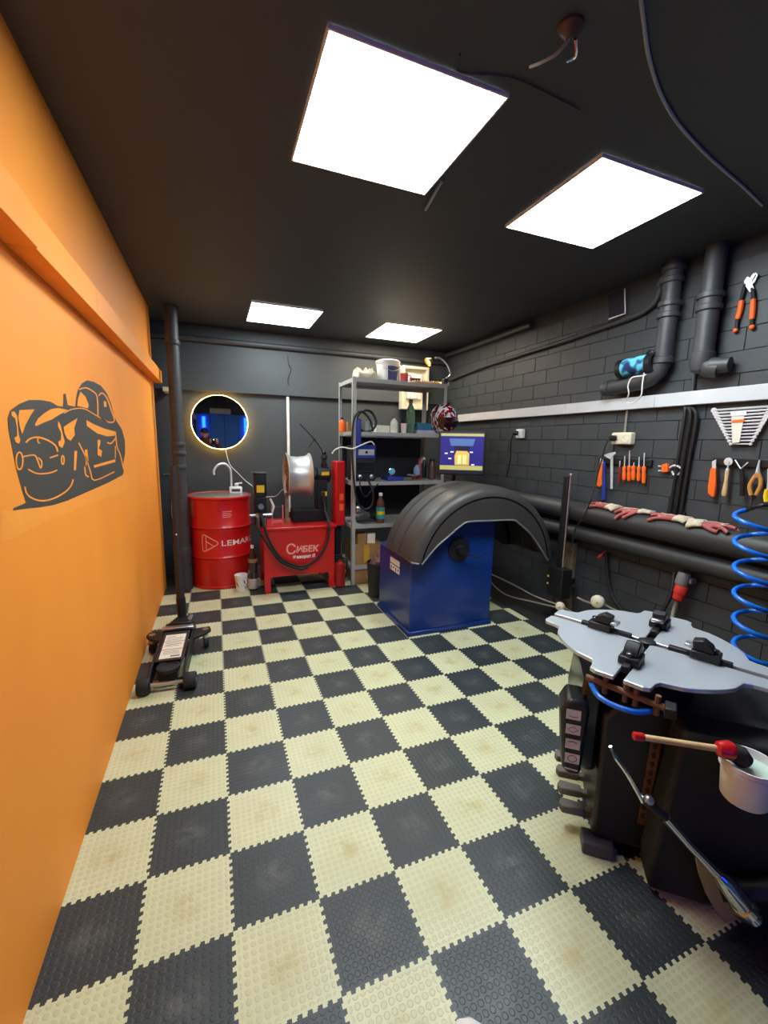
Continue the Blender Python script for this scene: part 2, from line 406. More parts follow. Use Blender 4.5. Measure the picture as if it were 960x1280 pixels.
O('mirror_cable', MB().tube(spline(cab, 6), 0.004, 8), M_WHITE, 'thin white cord hanging from the round mirror', 'cord')
c2 = [PX(326, 622, y=3.2), PX(336, 621, y=3.15), PX(345, 620, y=3.1), PX(352, 613, y=3.0), PX(357, 610, y=2.95)]
O('white_cable', MB().tube(spline(c2, 6), 0.004, 8), M_WHITE, 'short white cord behind the aluminium wheel rim', 'cord')
# white vertical conduit
a = PX(359.5, 497, y=3.48); b = PX(361, 640, y=3.48)
O('cable_conduit', MB().bb(a.x-0.014, a.x+0.014, 3.47, 3.4995, b.z, 1.866), M_WHITE, 'white vertical cable conduit on the charcoal back wall', 'conduit', bevel=0.003)
# hanging wire on beam
pts = [PX(360, 446, y=3.45), PX(361, 455, y=3.44), PX(364, 462, y=3.44), PX(360, 473, y=3.44), PX(361, 481, y=3.45)]
O('wire_loop', MB().tube(spline(pts, 6), 0.004, 8), M_CABLE, 'short black wire dangling from the back beam', 'wire')
a = PX(207, 482, y=3.30)
O('junction_box', MB().bb(a.x-0.025, a.x+0.025, 3.27, 3.4995, a.z-0.055, 1.8675), M_CREAM, 'small beige box at the end of the orange ledge', 'box', bevel=0.004)
pts = [PX(204, 593, y=3.492), PX(213, 594, y=3.492), PX(215, 615, y=3.492), PX(214, 640, y=3.492), PX(217, 652, y=3.492)]
O('wire_loop', MB().tube(spline(pts, 6), 0.0035, 8), M_GREYC, 'pale wire hanging beside the vertical pipe in the dark corner', 'wire')

# ---- vertical soil pipe at left
pb = Vector((-0.045, 2.890, 0)); pt = Vector((-0.045, 2.895, H))
t = T('drain_pipe', 'dark vertical drain pipe with collars next to the red drum', 'pipe', (pb.x, pb.y, 0))
mk('pipe_run', MB().cyl((pb.x, pb.y, 0.0), (pt.x, pt.y, H-0.001), 0.052, seg=24), M_DPIPE, t)
for z in (2.18, 1.32, 1.24, 1.12):
    mk('collar', MB().lathe([(0.058, 0), (0.061, 0.008), (0.061, 0.03), (0.058, 0.038)], (pb.x, pb.y, z), seg=24), M_DPIPE, t)
mk('lower_sleeve', MB().lathe([(0.056, 0.0), (0.056, 0.32), (0.059, 0.33), (0.059, 0.40), (0.054, 0.41)], (pb.x, pb.y, 0.0), seg=24), M_DPIPE, t)
mk('branch_stub', MB().cyl((pb.x, pb.y, 0.40), (pb.x-0.02, pb.y+0.18, 0.47), 0.045, seg=18), M_DPIPE, t)

# ================================================================== RED DRUM
DC = Vector((0.278, 3.04, 0.0)); DR = 0.288; DH = 0.865
dr = T('oil_drum', 'red steel oil drum used as a washbasin stand under the mirror', 'drum', DC)
prof = [(DR-0.012, 0.0), (DR, 0.004), (DR, 0.02), (DR-0.008, 0.03), (DR-0.008, 0.285), (DR+0.004, 0.30), (DR-0.008, 0.318), (DR-0.008, 0.565), (DR+0.004, 0.58), (DR-0.008, 0.598), (DR-0.008, 0.835), (DR+0.003, 0.845), (DR+0.004, 0.86), (DR-0.006, 0.866), (DR-0.016, 0.858), (DR-0.02, 0.80), (0.05, 0.72), (0.0, 0.72)]
mk('shell', MB().lathe(prof, DC, seg=56), M_RED, dr)
basin = [(DR-0.018, 0.862), (DR-0.05, 0.858), (DR-0.09, 0.80), (0.03, 0.745), (0.0, 0.745)]
mk('basin', MB().lathe(basin, DC, seg=48), M_STEEL, dr)
def drum_fn(zb, ang0):
    def fn(a, b, h):
        th = ang0+a/(DR-0.008); r = DR-0.008+0.0008
        return Vector((DC.x+r*math.sin(th), DC.y-r*math.cos(th), zb+b))
    return fn
mk('lettering', text_mb('LEMARC', 0.074, (lambda f: (lambda a, b, h: f(a*1.36, b, h)))(drum_fn(0.415, -0.02)), bold=0.0005), M_LETTER, dr, smooth=0, recalc=False)
lg = MB(); fn = drum_fn(0.44, -0.62)
tri = spline([(0.0, 0.06, 0), (0.0, -0.05, 0), (0.012, -0.072, 0), (0.035, -0.066, 0), (0.128, -0.014, 0), (0.142, 0.004, 0), (0.128, 0.022, 0), (0.035, 0.076, 0), (0.012, 0.08, 0)], 3, True)
ribbon(lg, [(p.x, p.y) for p in tri], 0.009, fn, True)
ribbon(lg, [(0.036, 0.072), (0.036, -0.062)], 0.008, fn)
ribbon(lg, [(0.040, 0.02), (0.07, 0.0), (0.105, -0.022)], 0.008, fn)
mk('emblem', lg, M_PINKP, dr, smooth=0, recalc=False)
sm = MB()
fn = drum_fn(0.735, 0.06)
for k in range(4): ribbon(sm, [((0.085-0.012*(k % 2))*i/6, -k*0.017) for i in range(7)], 0.006, fn)
mk('small_print', sm, M_PINKP, dr, smooth=0, recalc=False)
st = MB(); fn = drum_fn(0.0, -1.12)
[st.flat([fn(i*0.0125, 0.68, 0.001), fn(i*0.0125+0.0125, 0.68, 0.001), fn(i*0.0125+0.0125, 0.83, 0.001), fn(i*0.0125, 0.83, 0.001)]) for i in range(4)]
mk('paper_label', st, M_CARD, dr, smooth=0, recalc=False)
# mixer tap
q = PX(296, 612, y=3.14)
fa = T('mixer_tap', 'chrome gooseneck tap with a white valve block on the drum', 'tap', (q.x, 3.14, 0.862))
mk('valve_block', MB().bb(q.x-0.07, q.x+0.05, 3.10, 3.18, 0.862, 0.925), M_WHITE, fa, bevel=0.008)
mk('handle', MB().lathe([(0.02, 0), (0.02, 0.03), (0.012, 0.035)], (q.x+0.0, 3.14, 0.925), seg=14).cyl((q.x, 3.14, 0.955), (q.x+0.05, 3.12, 0.965), 0.007, seg=8), M_SATIN, fa)
sx = q.x-0.05
gp = [(sx, 3.14, 0.925), (sx, 3.14, 1.05), (sx-0.01, 3.135, 1.11), (sx-0.06, 3.12, 1.155), (sx-0.12, 3.10, 1.14), (sx-0.155, 3.09, 1.09), (sx-0.155, 3.09, 1.05)]
mk('spout', MB().tube(spline(gp, 6), 0.011, 12), M_SATIN, fa)
mk('valve_insert', MB().bb(q.x-0.05, q.x+0.03, 3.098, 3.101, 0.88, 0.905), M_BLACK, fa, smooth=0)

# paint pot and bottle beside the drum
pp = PX(302, 738, z=0)
pt_ = T('paint_pot', 'small white pot with red and green print in front of the drum', 'pot', pp)
mk('body', MB().lathe([(0.047, 0), (0.058, 0.14), (0.060, 0.142), (0.060, 0.155), (0.052, 0.156), (0.048, 0.12), (0, 0.12)], pp, seg=24), M_WHITE, pt_)
def pot_fn(a, b, h):
    th = a/0.055; r = 0.047+0.011*b/0.14+0.0008
    return Vector((pp.x+r*math.sin(th), pp.y-r*math.cos(th), pp.z+b))
rb = MB()
rb.flat([pot_fn(0.045*math.cos(k*PI/8)*0.95-0.008, 0.085+0.038*math.sin(k*PI/8), 0) for k in range(16)])
mk('red_print', rb, M_REDD, pt_, smooth=0, recalc=False)
gb = MB(); gb.flat([pot_fn(0.0, 0.015, 0), pot_fn(0.05, 0.02, 0), pot_fn(0.055, 0.09, 0), pot_fn(0.03, 0.04, 0)])
mk('green_print', gb, mat('green_print', (70, 120, 50), 0.5, var=0.1), pt_, smooth=0, recalc=False)
bp_ = PX(317, 737, z=0)
bo = T('plastic_bottle', 'dark filled plastic bottle with a pale base label between drum and red stand', 'bottle', bp_)
mk('body', MB().lathe([(0.036, 0), (0.044, 0.01), (0.044, 0.10), (0.041, 0.11), (0.044, 0.12), (0.044, 0.26), (0.041, 0.30), (0.022, 0.37), (0.014, 0.39), (0.014, 0.41)], bp_, seg=22), mat('dark_cola_bottle', (48, 36, 32), 0.15, var=0.15, coat=0.4), bo)
mk('label_band', MB().lathe([(0.0445, 0.02), (0.0450, 0.021), (0.0450, 0.115), (0.0445, 0.116)], bp_, seg=22, cap=False), M_ALU, bo)
mk('upper_band', MB().lathe([(0.0445, 0.27), (0.0448, 0.271), (0.042, 0.305), (0.0415, 0.306)], bp_, seg=22, cap=False), M_CARD, bo)
mk('cap', MB().lathe([(0.016, 0.40), (0.016, 0.425), (0.014, 0.43)], bp_, seg=14), M_WHITE, bo)

# ================================================================== WHEEL STRAIGHTENING STAND
cx0, cx1, cy0, cy1 = 0.632, 1.282, 2.515, 2.97
ws = T('wheel_straightener', 'red wheel straightening stand with black uprights and hydraulic hoses', 'machine', ((cx0+cx1)/2, (cy0+cy1)/2, 0))
cabm = MB()
cabm.bb(cx0, cx1, cy0, cy0+0.006, 0.15, 0.585); cabm.bb(cx0, cx1, cy1-0.006, cy1, 0.15, 0.585)
cabm.bb(cx0, cx0+0.006, cy0+0.006, cy1-0.006, 0.15, 0.585); cabm.bb(cx1-0.006, cx1, cy0+0.006, cy1-0.006, 0.15, 0.585)
mk('cabinet', cabm, M_RED, ws, smooth=0)
mk('top_plate', MB().bb(cx0-0.018, cx1+0.018, cy0-0.018, cy1+0.018, 0.585, 0.612), M_RED, ws, bevel=0.006)
for x in (cx0, cx1-0.05):
    for y in (cy0, cy1-0.05):
        mk('leg', MB().bb(x-0.001, x+0.051, y-0.001, y+0.051, 0.0, 0.152), M_RED, ws, bevel=0.003)
mk('underside', MB().bb(cx0+0.01, cx1-0.01, cy0+0.01, cy1-0.01, 0.16, 0.17), M_BLKM, ws, smooth=0)
ffn = lambda ox, oz: (lambda a, b, h: Vector((ox+a, cy0-0.0008, oz+b)))
mk('maker_lettering', text_mb('С', 0.135, ffn(0.822, 0.355), bold=0.002), M_PINKP, ws, smooth=0, recalc=False)
mk('maker_lettering', text_mb('ИБЕК', 0.078, ffn(0.915, 0.367), bold=0.0035, shear=0.15), M_PINKP, ws, smooth=0, recalc=False)
mk('model_lettering', text_mb('Фаворит Л', 0.040, ffn(0.888, 0.310), bold=0.002), M_LETTER, ws, smooth=0, recalc=False)
# uprights
yb_ = 2.80
mk('base_beam', MB().bb(0.93, 1.27, 2.72, 2.90, 0.612, 0.73), M_BLKM, ws, bevel=0.006)
mk('column', MB().bb(1.17, 1.27, 2.73, 2.89, 0.73, 1.02), M_BLKM, ws, bevel=0.008)
rc = PX(372, 594, y=yb_)
hs = MB().lathe([(0.045, 0.0), (0.045, 0.05), (0.078, 0.055), (0.078, 0.175), (0.07, 0.185)], (rc.x+0.13, yb_, rc.z), (1, 0, 0), 24)
mk('headstock', hs, M_BLKM, ws)
mk('spindle', MB().cyl((rc.x-0.02, yb_, rc.z), (rc.x+0.14, yb_, rc.z), 0.02, seg=16), M_STEEL, ws)
mk('stop_knob', MB().lathe([(0.03, 0.0), (0.03, 0.05), (0.02, 0.055), (0.02, 0.09), (0.034, 0.1), (0.03, 0.13)], (rc.x+0.26, yb_, rc.z+0.065), (0, 0, 1), 16), M_BLACK, ws)
for (dx, z, wd, hg) in ((0.255, rc.z+0.02, 0.075, 0.035), (0.245, rc.z-0.18, 0.055, 0.045)):
    yy = yb_-0.079 if z > rc.z else 2.7285
    mk('warning_label', MB().bb(rc.x+dx-wd/2, rc.x+dx+wd/2, yy-0.001, yy, z-hg/2, z+hg/2), M_YEL, ws, smooth=0)
# hydraulic unit at left
hu = PX(325, 612, y=2.62)
mk('pump_column', MB().bb(hu.x-0.055, hu.x+0.055, 2.60, 2.72, 0.612, 0.88), M_BLKM, ws, bevel=0.01)
mk('pump_head', MB().bb(hu.x-0.055, hu.x+0.055, 2.585, 2.70, 0.885, 1.09), M_BLACK, ws, bevel=0.014)
mk('pump_cap', MB().bb(hu.x-0.062, hu.x+0.062, 2.578, 2.707, 1.085, 1.105), M_BLACK, ws, bevel=0.006)
mk('warning_label', MB().bb(hu.x-0.032, hu.x+0.034, 2.583, 2.5848, 0.925, 0.99), M_YEL, ws, smooth=0)
vb = MB().cyl((hu.x-0.1, 2.58, 0.72), (hu.x+0.1, 2.58, 0.72), 0.014, seg=12).cyl((hu.x, 2.60, 0.80), (hu.x, 2.55, 0.80), 0.025, seg=14).cyl((hu.x-0.03, 2.57, 0.62), (hu.x-0.03, 2.57, 0.74), 0.018, seg=12).cyl((hu.x+0.03, 2.57, 0.62), (hu.x+0.03, 2.57, 0.70), 0.016, seg=12)
mk('valves', vb, M_STEEL, ws)
mk('valve_lever', MB().tube([(hu.x+0.09, 2.58, 0.72), (hu.x+0.11, 2.56, 0.80), (hu.x+0.08, 2.55, 0.87)], [0.01, 0.012, 0.008], 10), M_WHITE, ws)
# bracket
ub = PX(347, 645, y=2.60); ubm = MB()
ubm.bb(ub.x-0.055, ub.x-0.043, 2.60, 2.62, 0.612, 0.80); ubm.bb(ub.x+0.043, ub.x+0.055, 2.60, 2.62, 0.612, 0.80); ubm.bb(ub.x-0.043, ub.x+0.043, 2.60, 2.62, 0.635, 0.66)
mk('pink_bracket', ubm, mat('pink_primer', (206, 110, 110), 0.55), ws, bevel=0.002)
mk('bracket_bar', MB().cyl((ub.x-0.05, 2.61, 0.785), (ub.x+0.05, 2.61, 0.785), 0.004, seg=8), M_BLKM, ws)
mk('backing_strip', MB().bb(rc.x-0.13, rc.x-0.095, 2.76, 2.775, 0.612, 0.90), M_BOARD, ws, bevel=0.002)
# hoses
h1 = [(hu.x+0.0, 2.56, 0.74), (hu.x+0.02, 2.50, 0.62), (0.70, 2.475, 0.45), (0.80, 2.47, 0.31), (0.96, 2.465, 0.245), (1.10, 2.47, 0.30), (1.20, 2.475, 0.45), (1.225, 2.49, 0.62), (1.23, 2.66, 0.72), (1.23, 2.70, 0.80), (1.225, 2.72, 0.84)]
mk('hydraulic_hose', MB().tube(spline(h1, 8), 0.012, 10), M_RUB, ws)
h2 = [(hu.x-0.04, 2.56, 0.70), (hu.x-0.03, 2.49, 0.60), (0.69, 2.468, 0.42), (0.78, 2.455, 0.30), (0.94, 2.45, 0.225), (1.02, 2.455, 0.235)]
mk('hydraulic_hose', MB().tube(spline(h2, 8), 0.011, 10), M_RUB, ws)
mk('hose_fitting', MB().cyl((1.226, 2.705, 0.80), (1.226, 2.715, 0.90), 0.016, seg=12), M_BLACK, ws)
# articulated indicator stand
i0 = PX(405, 566, y=2.8); i1 = PX(393, 549, y=2.8); i2 = PX(375, 530, y=2.8); i3 = PX(386, 560, y=2.8)
mk('indicator_arm', MB().tube([i0, i1, i2], 0.006, 8).ball(i1, 0.014).cyl(i1, i3, 0.004, seg=8), M_BLKM, ws)
mk('indicator_clamp', MB().ball(i0, 0.022).cyl(i0, (rc.x+0.26, yb_, rc.z+0.19), 0.012, seg=8), M_BLACK, ws)
# red control column at right of the stand
a = PX(418, 576, y=2.62); b = PX(437, 658, y=2.62)
rcx = T('control_cabinet', 'tall narrow red control cabinet with orange stickers beside the rack', 'cabinet', (1.395, 2.70, 0.0))
mk('housing', MB().bb(1.325, 1.425, 2.63, 2.80, 0.57, 1.205), M_RED, rcx, bevel=0.012)
mk('post', MB().bb(1.35, 1.40, 2.70, 2.75, 0.0, 0.575), M_BLKM, rcx, smooth=0)
mk('foot', MB().bb(1.31, 1.425, 2.63, 2.80, 0.0, 0.012), M_BLKM, rcx, smooth=0)
for z in (0.86, 0.76): mk('sticker', MB().bb(1.365, 1.405, 2.6288, 2.6298, z-0.035, z+0.03), M_ORG, rcx, smooth=0)
# aluminium wheel rim on the spindle: axis x
rm = T('alloy_wheel', 'bare aluminium car wheel rim clamped on the red stand', 'wheel rim', (rc.x, yb_, rc.z-0.215))
RW, RO = 0.115, 0.212
rp = [(RO, -RW), (RO+0.004, -RW+0.006), (RO-0.006, -RW+0.014), (RO-0.018, -RW+0.03), (RO-0.03, -RW+0.05), (RO-0.034, 0.0), (RO-0.024, RW-0.04), (RO-0.008, RW-0.012), (RO+0.003, RW-0.005), (RO, RW), (RO-0.012, RW-0.004), (RO-0.03, RW-0.04), (RO-0.045, 0.0), (RO-0.04, -RW+0.05), (RO-0.02, -RW+0.01)]
bar = MB(); rs = []
for r, z in rp: rs.append([Vector((rc.x+z, yb_+r*math.cos(2*PI*k/56), rc.z+r*math.sin(2*PI*k/56))) for k in range(56)])
bar.rings(rs, False, True)
mk('barrel', bar, M_ALU, rm)
M_RIMF = mat('tarnished_rim_face', (170, 128, 96), 0.45, 0.7, var=0.3, vscale=16)
mk('hub', MB().lathe([(0.065, 0.0), (0.07, 0.01), (0.07, 0.03), (0.03, 0.035), (0.028, 0.012)], (rc.x-RW+0.02, yb_, rc.z), (1, 0, 0), 28), M_RIMF, rm)
for k in range(5):
    an = 2*PI*k/5+0.3; dr_ = Vector((0, math.cos(an), math.sin(an))); tn = Vector((0, -math.sin(an), math.cos(an)))
    sp = MB(); c0 = Vector((rc.x-RW+0.03, yb_, rc.z))
    rs = []
    for (r, wd, xo, th) in ((0.055, 0.036, 0.0, 0.02), (0.12, 0.030, -0.006, 0.018), (0.182, 0.042, -0.004, 0.018)):
        c = c0+dr_*r+Vector((xo, 0, 0)); rs.append([c+tn*wd-Vector((th/2, 0, 0)), c+tn*wd+Vector((th/2, 0, 0)), c-tn*wd+Vector((th/2, 0, 0)), c-tn*wd-Vector((th/2, 0, 0))])
    sp.rings(rs)
    mk('spoke', sp, M_RIMF, rm, bevel=0.004)
for k in range(5):
    an = 2*PI*k/5; c = Vector((rc.x-RW+0.018, yb_+0.045*math.cos(an), rc.z+0.045*math.sin(an)))
    mk('bolt_hole', MB().cyl(c, c+Vector((0.004, 0, 0)), 0.009, seg=10), M_BLACK, rm)

# fire extinguisher
e = PX(424, 737, z=0); e = Vector((1.335, 2.50, 0))
ex = T('fire_extinguisher', 'small dark red fire extinguisher on the floor between stand and rack', 'fire extinguisher', e)
mk('cylinder', MB().lathe([(0.042, 0), (0.05, 0.008), (0.05, 0.21), (0.045, 0.235), (0.02, 0.255), (0.018, 0.27)], e, seg=24), M_REDD, ex)
mk('valve', MB().lathe([(0.016, 0.27), (0.016, 0.295), (0.022, 0.297), (0.022, 0.305)], e, seg=12), M_BLKM, ex)
mk('lever', MB().box(e+Vector((-0.02, -0.01, 0.315)), (0.08, 0.016, 0.012)).box(e+Vector((-0.02, -0.01, 0.292)), (0.07, 0.014, 0.006)), M_BLACK, ex, bevel=0.002)
mk('hose', MB().tube(spline([e+Vector((0.02, 0, 0.285)), e+Vector((0.065, 0, 0.26)), e+Vector((0.068, 0, 0.16)), e+Vector((0.06, 0, 0.1))], 5), 0.008, 8), M_RUB, ex)

# ================================================================== FLOOR JACK
jk = T('floor_jack', 'black trolley jack with upright handle parked by the orange wall', 'jack', (-0.043, 1.098, 0), math.radians(-3.5))
# local: y runs from the front wheels (0) to the handle (0.75)
def J(name, mb, m, **k): return mk(name, mb, m, jk, local=True, **k)
for s in (-1, 1):
    x = s*0.088
    J('side_plate', MB().prism([(-0.01, 0.03), (-0.01, 0.075), (0.06, 0.115), (0.42, 0.150), (0.56, 0.155), (0.60, 0.12), (0.58, 0.06), (0.30, 0.04)], lambda a, b, h: Vector((h, a, b)), x-0.006, x+0.006), M_BLKM, bevel=0.003)
    J('front_wheel', MB().lathe([(0.018, -0.030), (0.042, -0.030), (0.046, -0.024), (0.046, 0.024), (0.042, 0.030), (0.018, 0.030)], (s*0.118, 0.02, 0.046), (1, 0, 0), 22), M_RUB, bevel=0.0)
    # rear caster wing
    J('caster_wing', MB().prism([(s*0.09, 0.40), (s*0.165, 0.46), (s*0.195, 0.51), (s*0.185, 0.56), (s*0.09, 0.55)], lambda a, b, h: Vector((a, b, h)), 0.105, 0.125), M_BLKM, bevel=0.003)
    J('rear_caster', MB().lathe([(0.012, -0.014), (0.036, -0.014), (0.038, 0), (0.036, 0.014), (0.012, 0.014)], (s*0.16, 0.515, 0.038), (1, 0.2*s, 0), 18), M_RUB)
    J('caster_fork', MB().cyl((s*0.16, 0.515, 0.07), (s*0.16, 0.515, 0.128), 0.02, seg=12), M_STEEL)
J('front_axle', MB().cyl((-0.15, 0.02, 0.046), (0.15, 0.02, 0.046), 0.012, seg=12), M_STEEL)
J('lift_arm', MB().prism([(0.05, 0.045), (0.05, 0.085), (0.2, 0.12), (0.5, 0.14), (0.5, 0.06), (0.2, 0.05)], lambda a, b, h: Vector((h, a, b)), -0.05, 0.05), M_BLKM, bevel=0.006)
J('saddle', MB().lathe([(0.055, 0.0), (0.06, 0.004), (0.06, 0.022), (0.05, 0.026), (0.045, 0.018), (0, 0.018)], (0, 0.075, 0.098), seg=26), M_RUB)
lp = lambda a, b, h: Vector((a, 0.115+b*0.995, 0.128+b*0.085+h))
J('cover_plate', MB().prism([(-0.076, 0), (0.076, 0), (0.076, 0.33), (-0.076, 0.33)], lp, 0.0, 0.006), M_BLACK, bevel=0.002)
lab = J('instruction_label', MB().prism([(-0.058, 0.02), (0.058, 0.02), (0.058, 0.29), (-0.058, 0.29)], lp, 0.0062, 0.0070), M_PAPER, smooth=0)
pr_ = MB()
for yy in (0.205, 0.115): ribbon(pr_, [(-0.057, yy), (0.057, yy)], 0.006, lp, h=0.0076)
mk('red_rule', pr_, M_REDD, lab, smooth=0, recalc=False, local=True)
pr_ = MB()
for yy, x1 in ((0.265, 0.0), (0.245, 0.045), (0.225, 0.04), (0.185, 0.045), (0.17, 0.045), (0.155, 0.03), (0.095, 0.04), (0.08, 0.04), (0.065, 0.045)): ribbon(pr_, [(-0.045, yy), (x1, yy)], 0.005, lp, h=0.0076)
ribbon(pr_, [(0.0, 0.04), (0.05, 0.04)], 0.016, lp, h=0.0076)
tag(mk('small_print', pr_, mat('grey_print', (120, 110, 106), 0.6, var=0), lab, smooth=0, recalc=False, local=True), kind='stuff')
J('cross_bar', MB().bb(-0.095, 0.095, 0.465, 0.51, 0.157, 0.178), M_STEEL, bevel=0.006)
J('rear_plate', MB().bb(-0.09, 0.09, 0.545, 0.60, 0.05, 0.158), M_BLKM, bevel=0.005)
J('handle_yoke', MB().prism([(-0.075, 0.56), (0.075, 0.56), (0.03, 0.70), (-0.03, 0.70)], lambda a, b, h: Vector((a, b, h)), 0.10, 0.17), M_BLKM, bevel=0.008)
J('release_knob', MB().cyl((0.05, 0.60, 0.17), (0.07, 0.615, 0.20), 0.012, seg=10), M_STEEL)
J('handle_socket', MB().cyl((0.0, 0.68, 0.10), (-0.006, 0.695, 0.30), 0.030, seg=18), M_BLKM)
hb = Vector((-0.006, 0.69, 0.28)); ht = Vector((-0.022, 0.80, 1.20))
J('handle', MB().cyl(hb, hb.lerp(ht, 0.42), 0.026, seg=18).cyl(hb.lerp(ht, 0.42), ht, 0.021, seg=18), mat('brown_black_foam', (42, 32, 30), 0.6))
J('handle_pin', MB().ball(hb.lerp(ht, 0.5)+Vector((0, -0.022, 0)), 0.006), M_WHITE)

# ================================================================== SHELVING RACK
RX0, RX1, RY0, RY1 = 1.445, 2.425, 2.48, 2.96
rk = T('shelving_rack', 'grey metal shelving rack with five loaded shelves', 'shelving', ((RX0+RX1)/2, (RY0+RY1)/2, 0))
for x, sx in ((RX0, 1), (RX1, -1)):
    for y, sy in ((RY0, 1), (RY1, -1)):
        m = MB().bb(min(x, x+sx*0.035), max(x, x+sx*0.035), min(y, y+sy*0.002), max(y, y+sy*0.002), 0, 1.975)
        m.bb(min(x, x+sx*0.002), max(x, x+sx*0.002), min(y, y+sy*0.035), max(y, y+sy*0.035), 0, 1.975)
        mk('post', m, M_RACK, rk, smooth=0)
SZ = [0.19, 0.60, 1.017, 1.485, 1.968]
for z in SZ:
    m = MB().bb(RX0+0.003, RX1-0.003, RY0+0.003, RY1-0.003, z-0.004, z)
    m.bb(RX0+0.003, RX1-0.003, RY0+0.0025, RY0+0.0055, z-0.036, z-0.004); m.bb(RX0+0.003, RX1-0.003, RY1-0.0055, RY1-0.0025, z-0.036, z-0.004)
    m.bb(RX0+0.0025, RX0+0.0055, RY0+0.006, RY1-0.006, z-0.036, z-0.004); m.bb(RX1-0.0055, RX1-0.0025, RY0+0.006, RY1-0.006, z-0.036, z-0.004)
    mk('shelf_board', m, M_RACK, rk, smooth=0)
def sx_(u, y, z): return PX(u, 560, y=y).x

mk('back_sheet', MB().bb(RX0+0.04, RX1-0.04, RY1-0.012, RY1-0.007, 0.62, 1.44), M_BLACK, rk, smooth=0)
# --- top shelf
z = SZ[4]
x = sx_(482, 2.70, z)+0.005
bk = T('white_bucket', 'white plastic bucket with a dark blue label on the top shelf', 'bucket', (x, 2.70, z))
mk('tub', MB().lathe([(0.095, 0), (0.112, 0.175), (0.118, 0.178), (0.118, 0.195), (0.112, 0.196)], (x, 2.70, z), seg=32), M_WHITE, bk)
mk('lid', MB().lathe([(0.121, 0.19), (0.122, 0.205), (0.112, 0.210), (0.108, 0.204), (0, 0.204)], (x, 2.70, z), seg=32), M_WHITE, bk)
def cyl_patch(c, r0, r1, zt, z0, z1, a0, a1, n=10, off=0.001):
    m = MB(); vs = []
    for k in range(n+1):
        a = a0+(a1-a0)*k/n
        for zz in (z0, z1):
            r = r0+(r1-r0)*zz/zt+off; vs.append(Vector((c[0]+r*math.sin(a), c[1]-r*math.cos(a), c[2]+zz)))
    m.add(vs, [(2*k, 2*k+2, 2*k+3, 2*k+1) for k in range(n)]); return m
mk('label_print', cyl_patch((x, 2.70, z), 0.095, 0.112, 0.175, 0.02, 0.15, -0.35, 0.95), mat('dark_blue_print', (66, 72, 118), 0.5, var=0.3, vscale=30), bk, recalc=False)
mk('handle', MB().tube(spline([(x-0.12, 2.70, z+0.185), (x-0.10, 2.60, z+0.14), (x, 2.575, z+0.10), (x+0.10, 2.60, z+0.14), (x+0.12, 2.70, z+0.185)], 6), 0.003, 8), M_STEEL, bk)
x = sx_(503, 2.58, z)
mg = T('red_mug', 'small red printed mug on the top shelf beside the white bucket', 'mug', (x, 2.58, z))
mk('cup', MB().lathe([(0.034, 0), (0.038, 0.004), (0.04, 0.085), (0.037, 0.085), (0.034, 0.012), (0, 0.012)], (x, 2.58, z), seg=22), mat('red_mug', (190, 60, 52), 0.4, var=0.3, vscale=30), mg)
mk('handle', MB().tube(spline([(x+0.036, 2.57, z+0.07), (x+0.062, 2.565, z+0.065), (x+0.062, 2.565, z+0.03), (x+0.036, 2.57, z+0.02)], 5), 0.005, 8), mat('red_mug', (190, 60, 52)), mg)
# crumpled rag
def crumple(cx, cy, cz, sx, sy, h, seed, n=18):
    m = MB(); vs = []
    for i in range(n):
        for j in range(n):
            a = i/(n-1)*2-1; b = j/(n-1)*2-1
            f = max(0.0, 1-0.85*max(abs(a), abs(b))**3)
            q = Vector((a*2.1+seed, b*2.1, seed*0.7))
            hh = h*f*(0.35+0.9*abs(noise.noise(q))+0.5*abs(noise.noise(q*2.3)))
            vs.append(Vector((cx+a*sx*(1+0.25*noise.noise(q*1.3)), cy+b*sy*(1+0.25*noise.noise(q*1.7+Vector((3, 1, 0)))), cz+0.003+hh)))
    m.add(vs, [(i*n+j, (i+1)*n+j, (i+1)*n+j+1, i*n+j+1) for i in range(n-1) for j in range(n-1)]); return m
x = sx_(458, 2.72, z)
ob = O('cloth_rag', crumple(x-0.035, 2.70, z, 0.12, 0.13, 0.15, 3.1, 9), mat('grubby_rag', (188, 180, 160), 0.85, var=0.15, vscale=20), 'crumpled off-white rags heaped on the left end of the top shelf', 'rag', smooth=25)
md = ob.modifiers.new('solid', 'SOLIDIFY'); md.thickness = 0.004
x0_ = sx_(514, 2.6, z); x1_ = sx_(545, 2.6, z)
eg = MB().bb(x0_, x1_, 2.56, 2.66, z, z+0.022)
for k in range(11):
    for yy in (2.58, 2.635): eg.lathe([(0.010, 0.0), (0.006, 0.016)], (x0_+(k+0.5)*(x1_-x0_)/11, yy, z+0.022), seg=8)
O('stud_tray', eg, mat('tan_moulded', (176, 140, 96), 0.7, var=0.15), 'tan tray of small pegs at the right of the top shelf', 'tray')
x = sx_(553, 2.60, z)
O('wood_block', MB().box((x-0.02, 2.60, z+0.018), (0.10, 0.07, 0.035), 0.2), M_WOOD, 'pale wooden block at the right end of the top shelf', 'block', bevel=0.003)
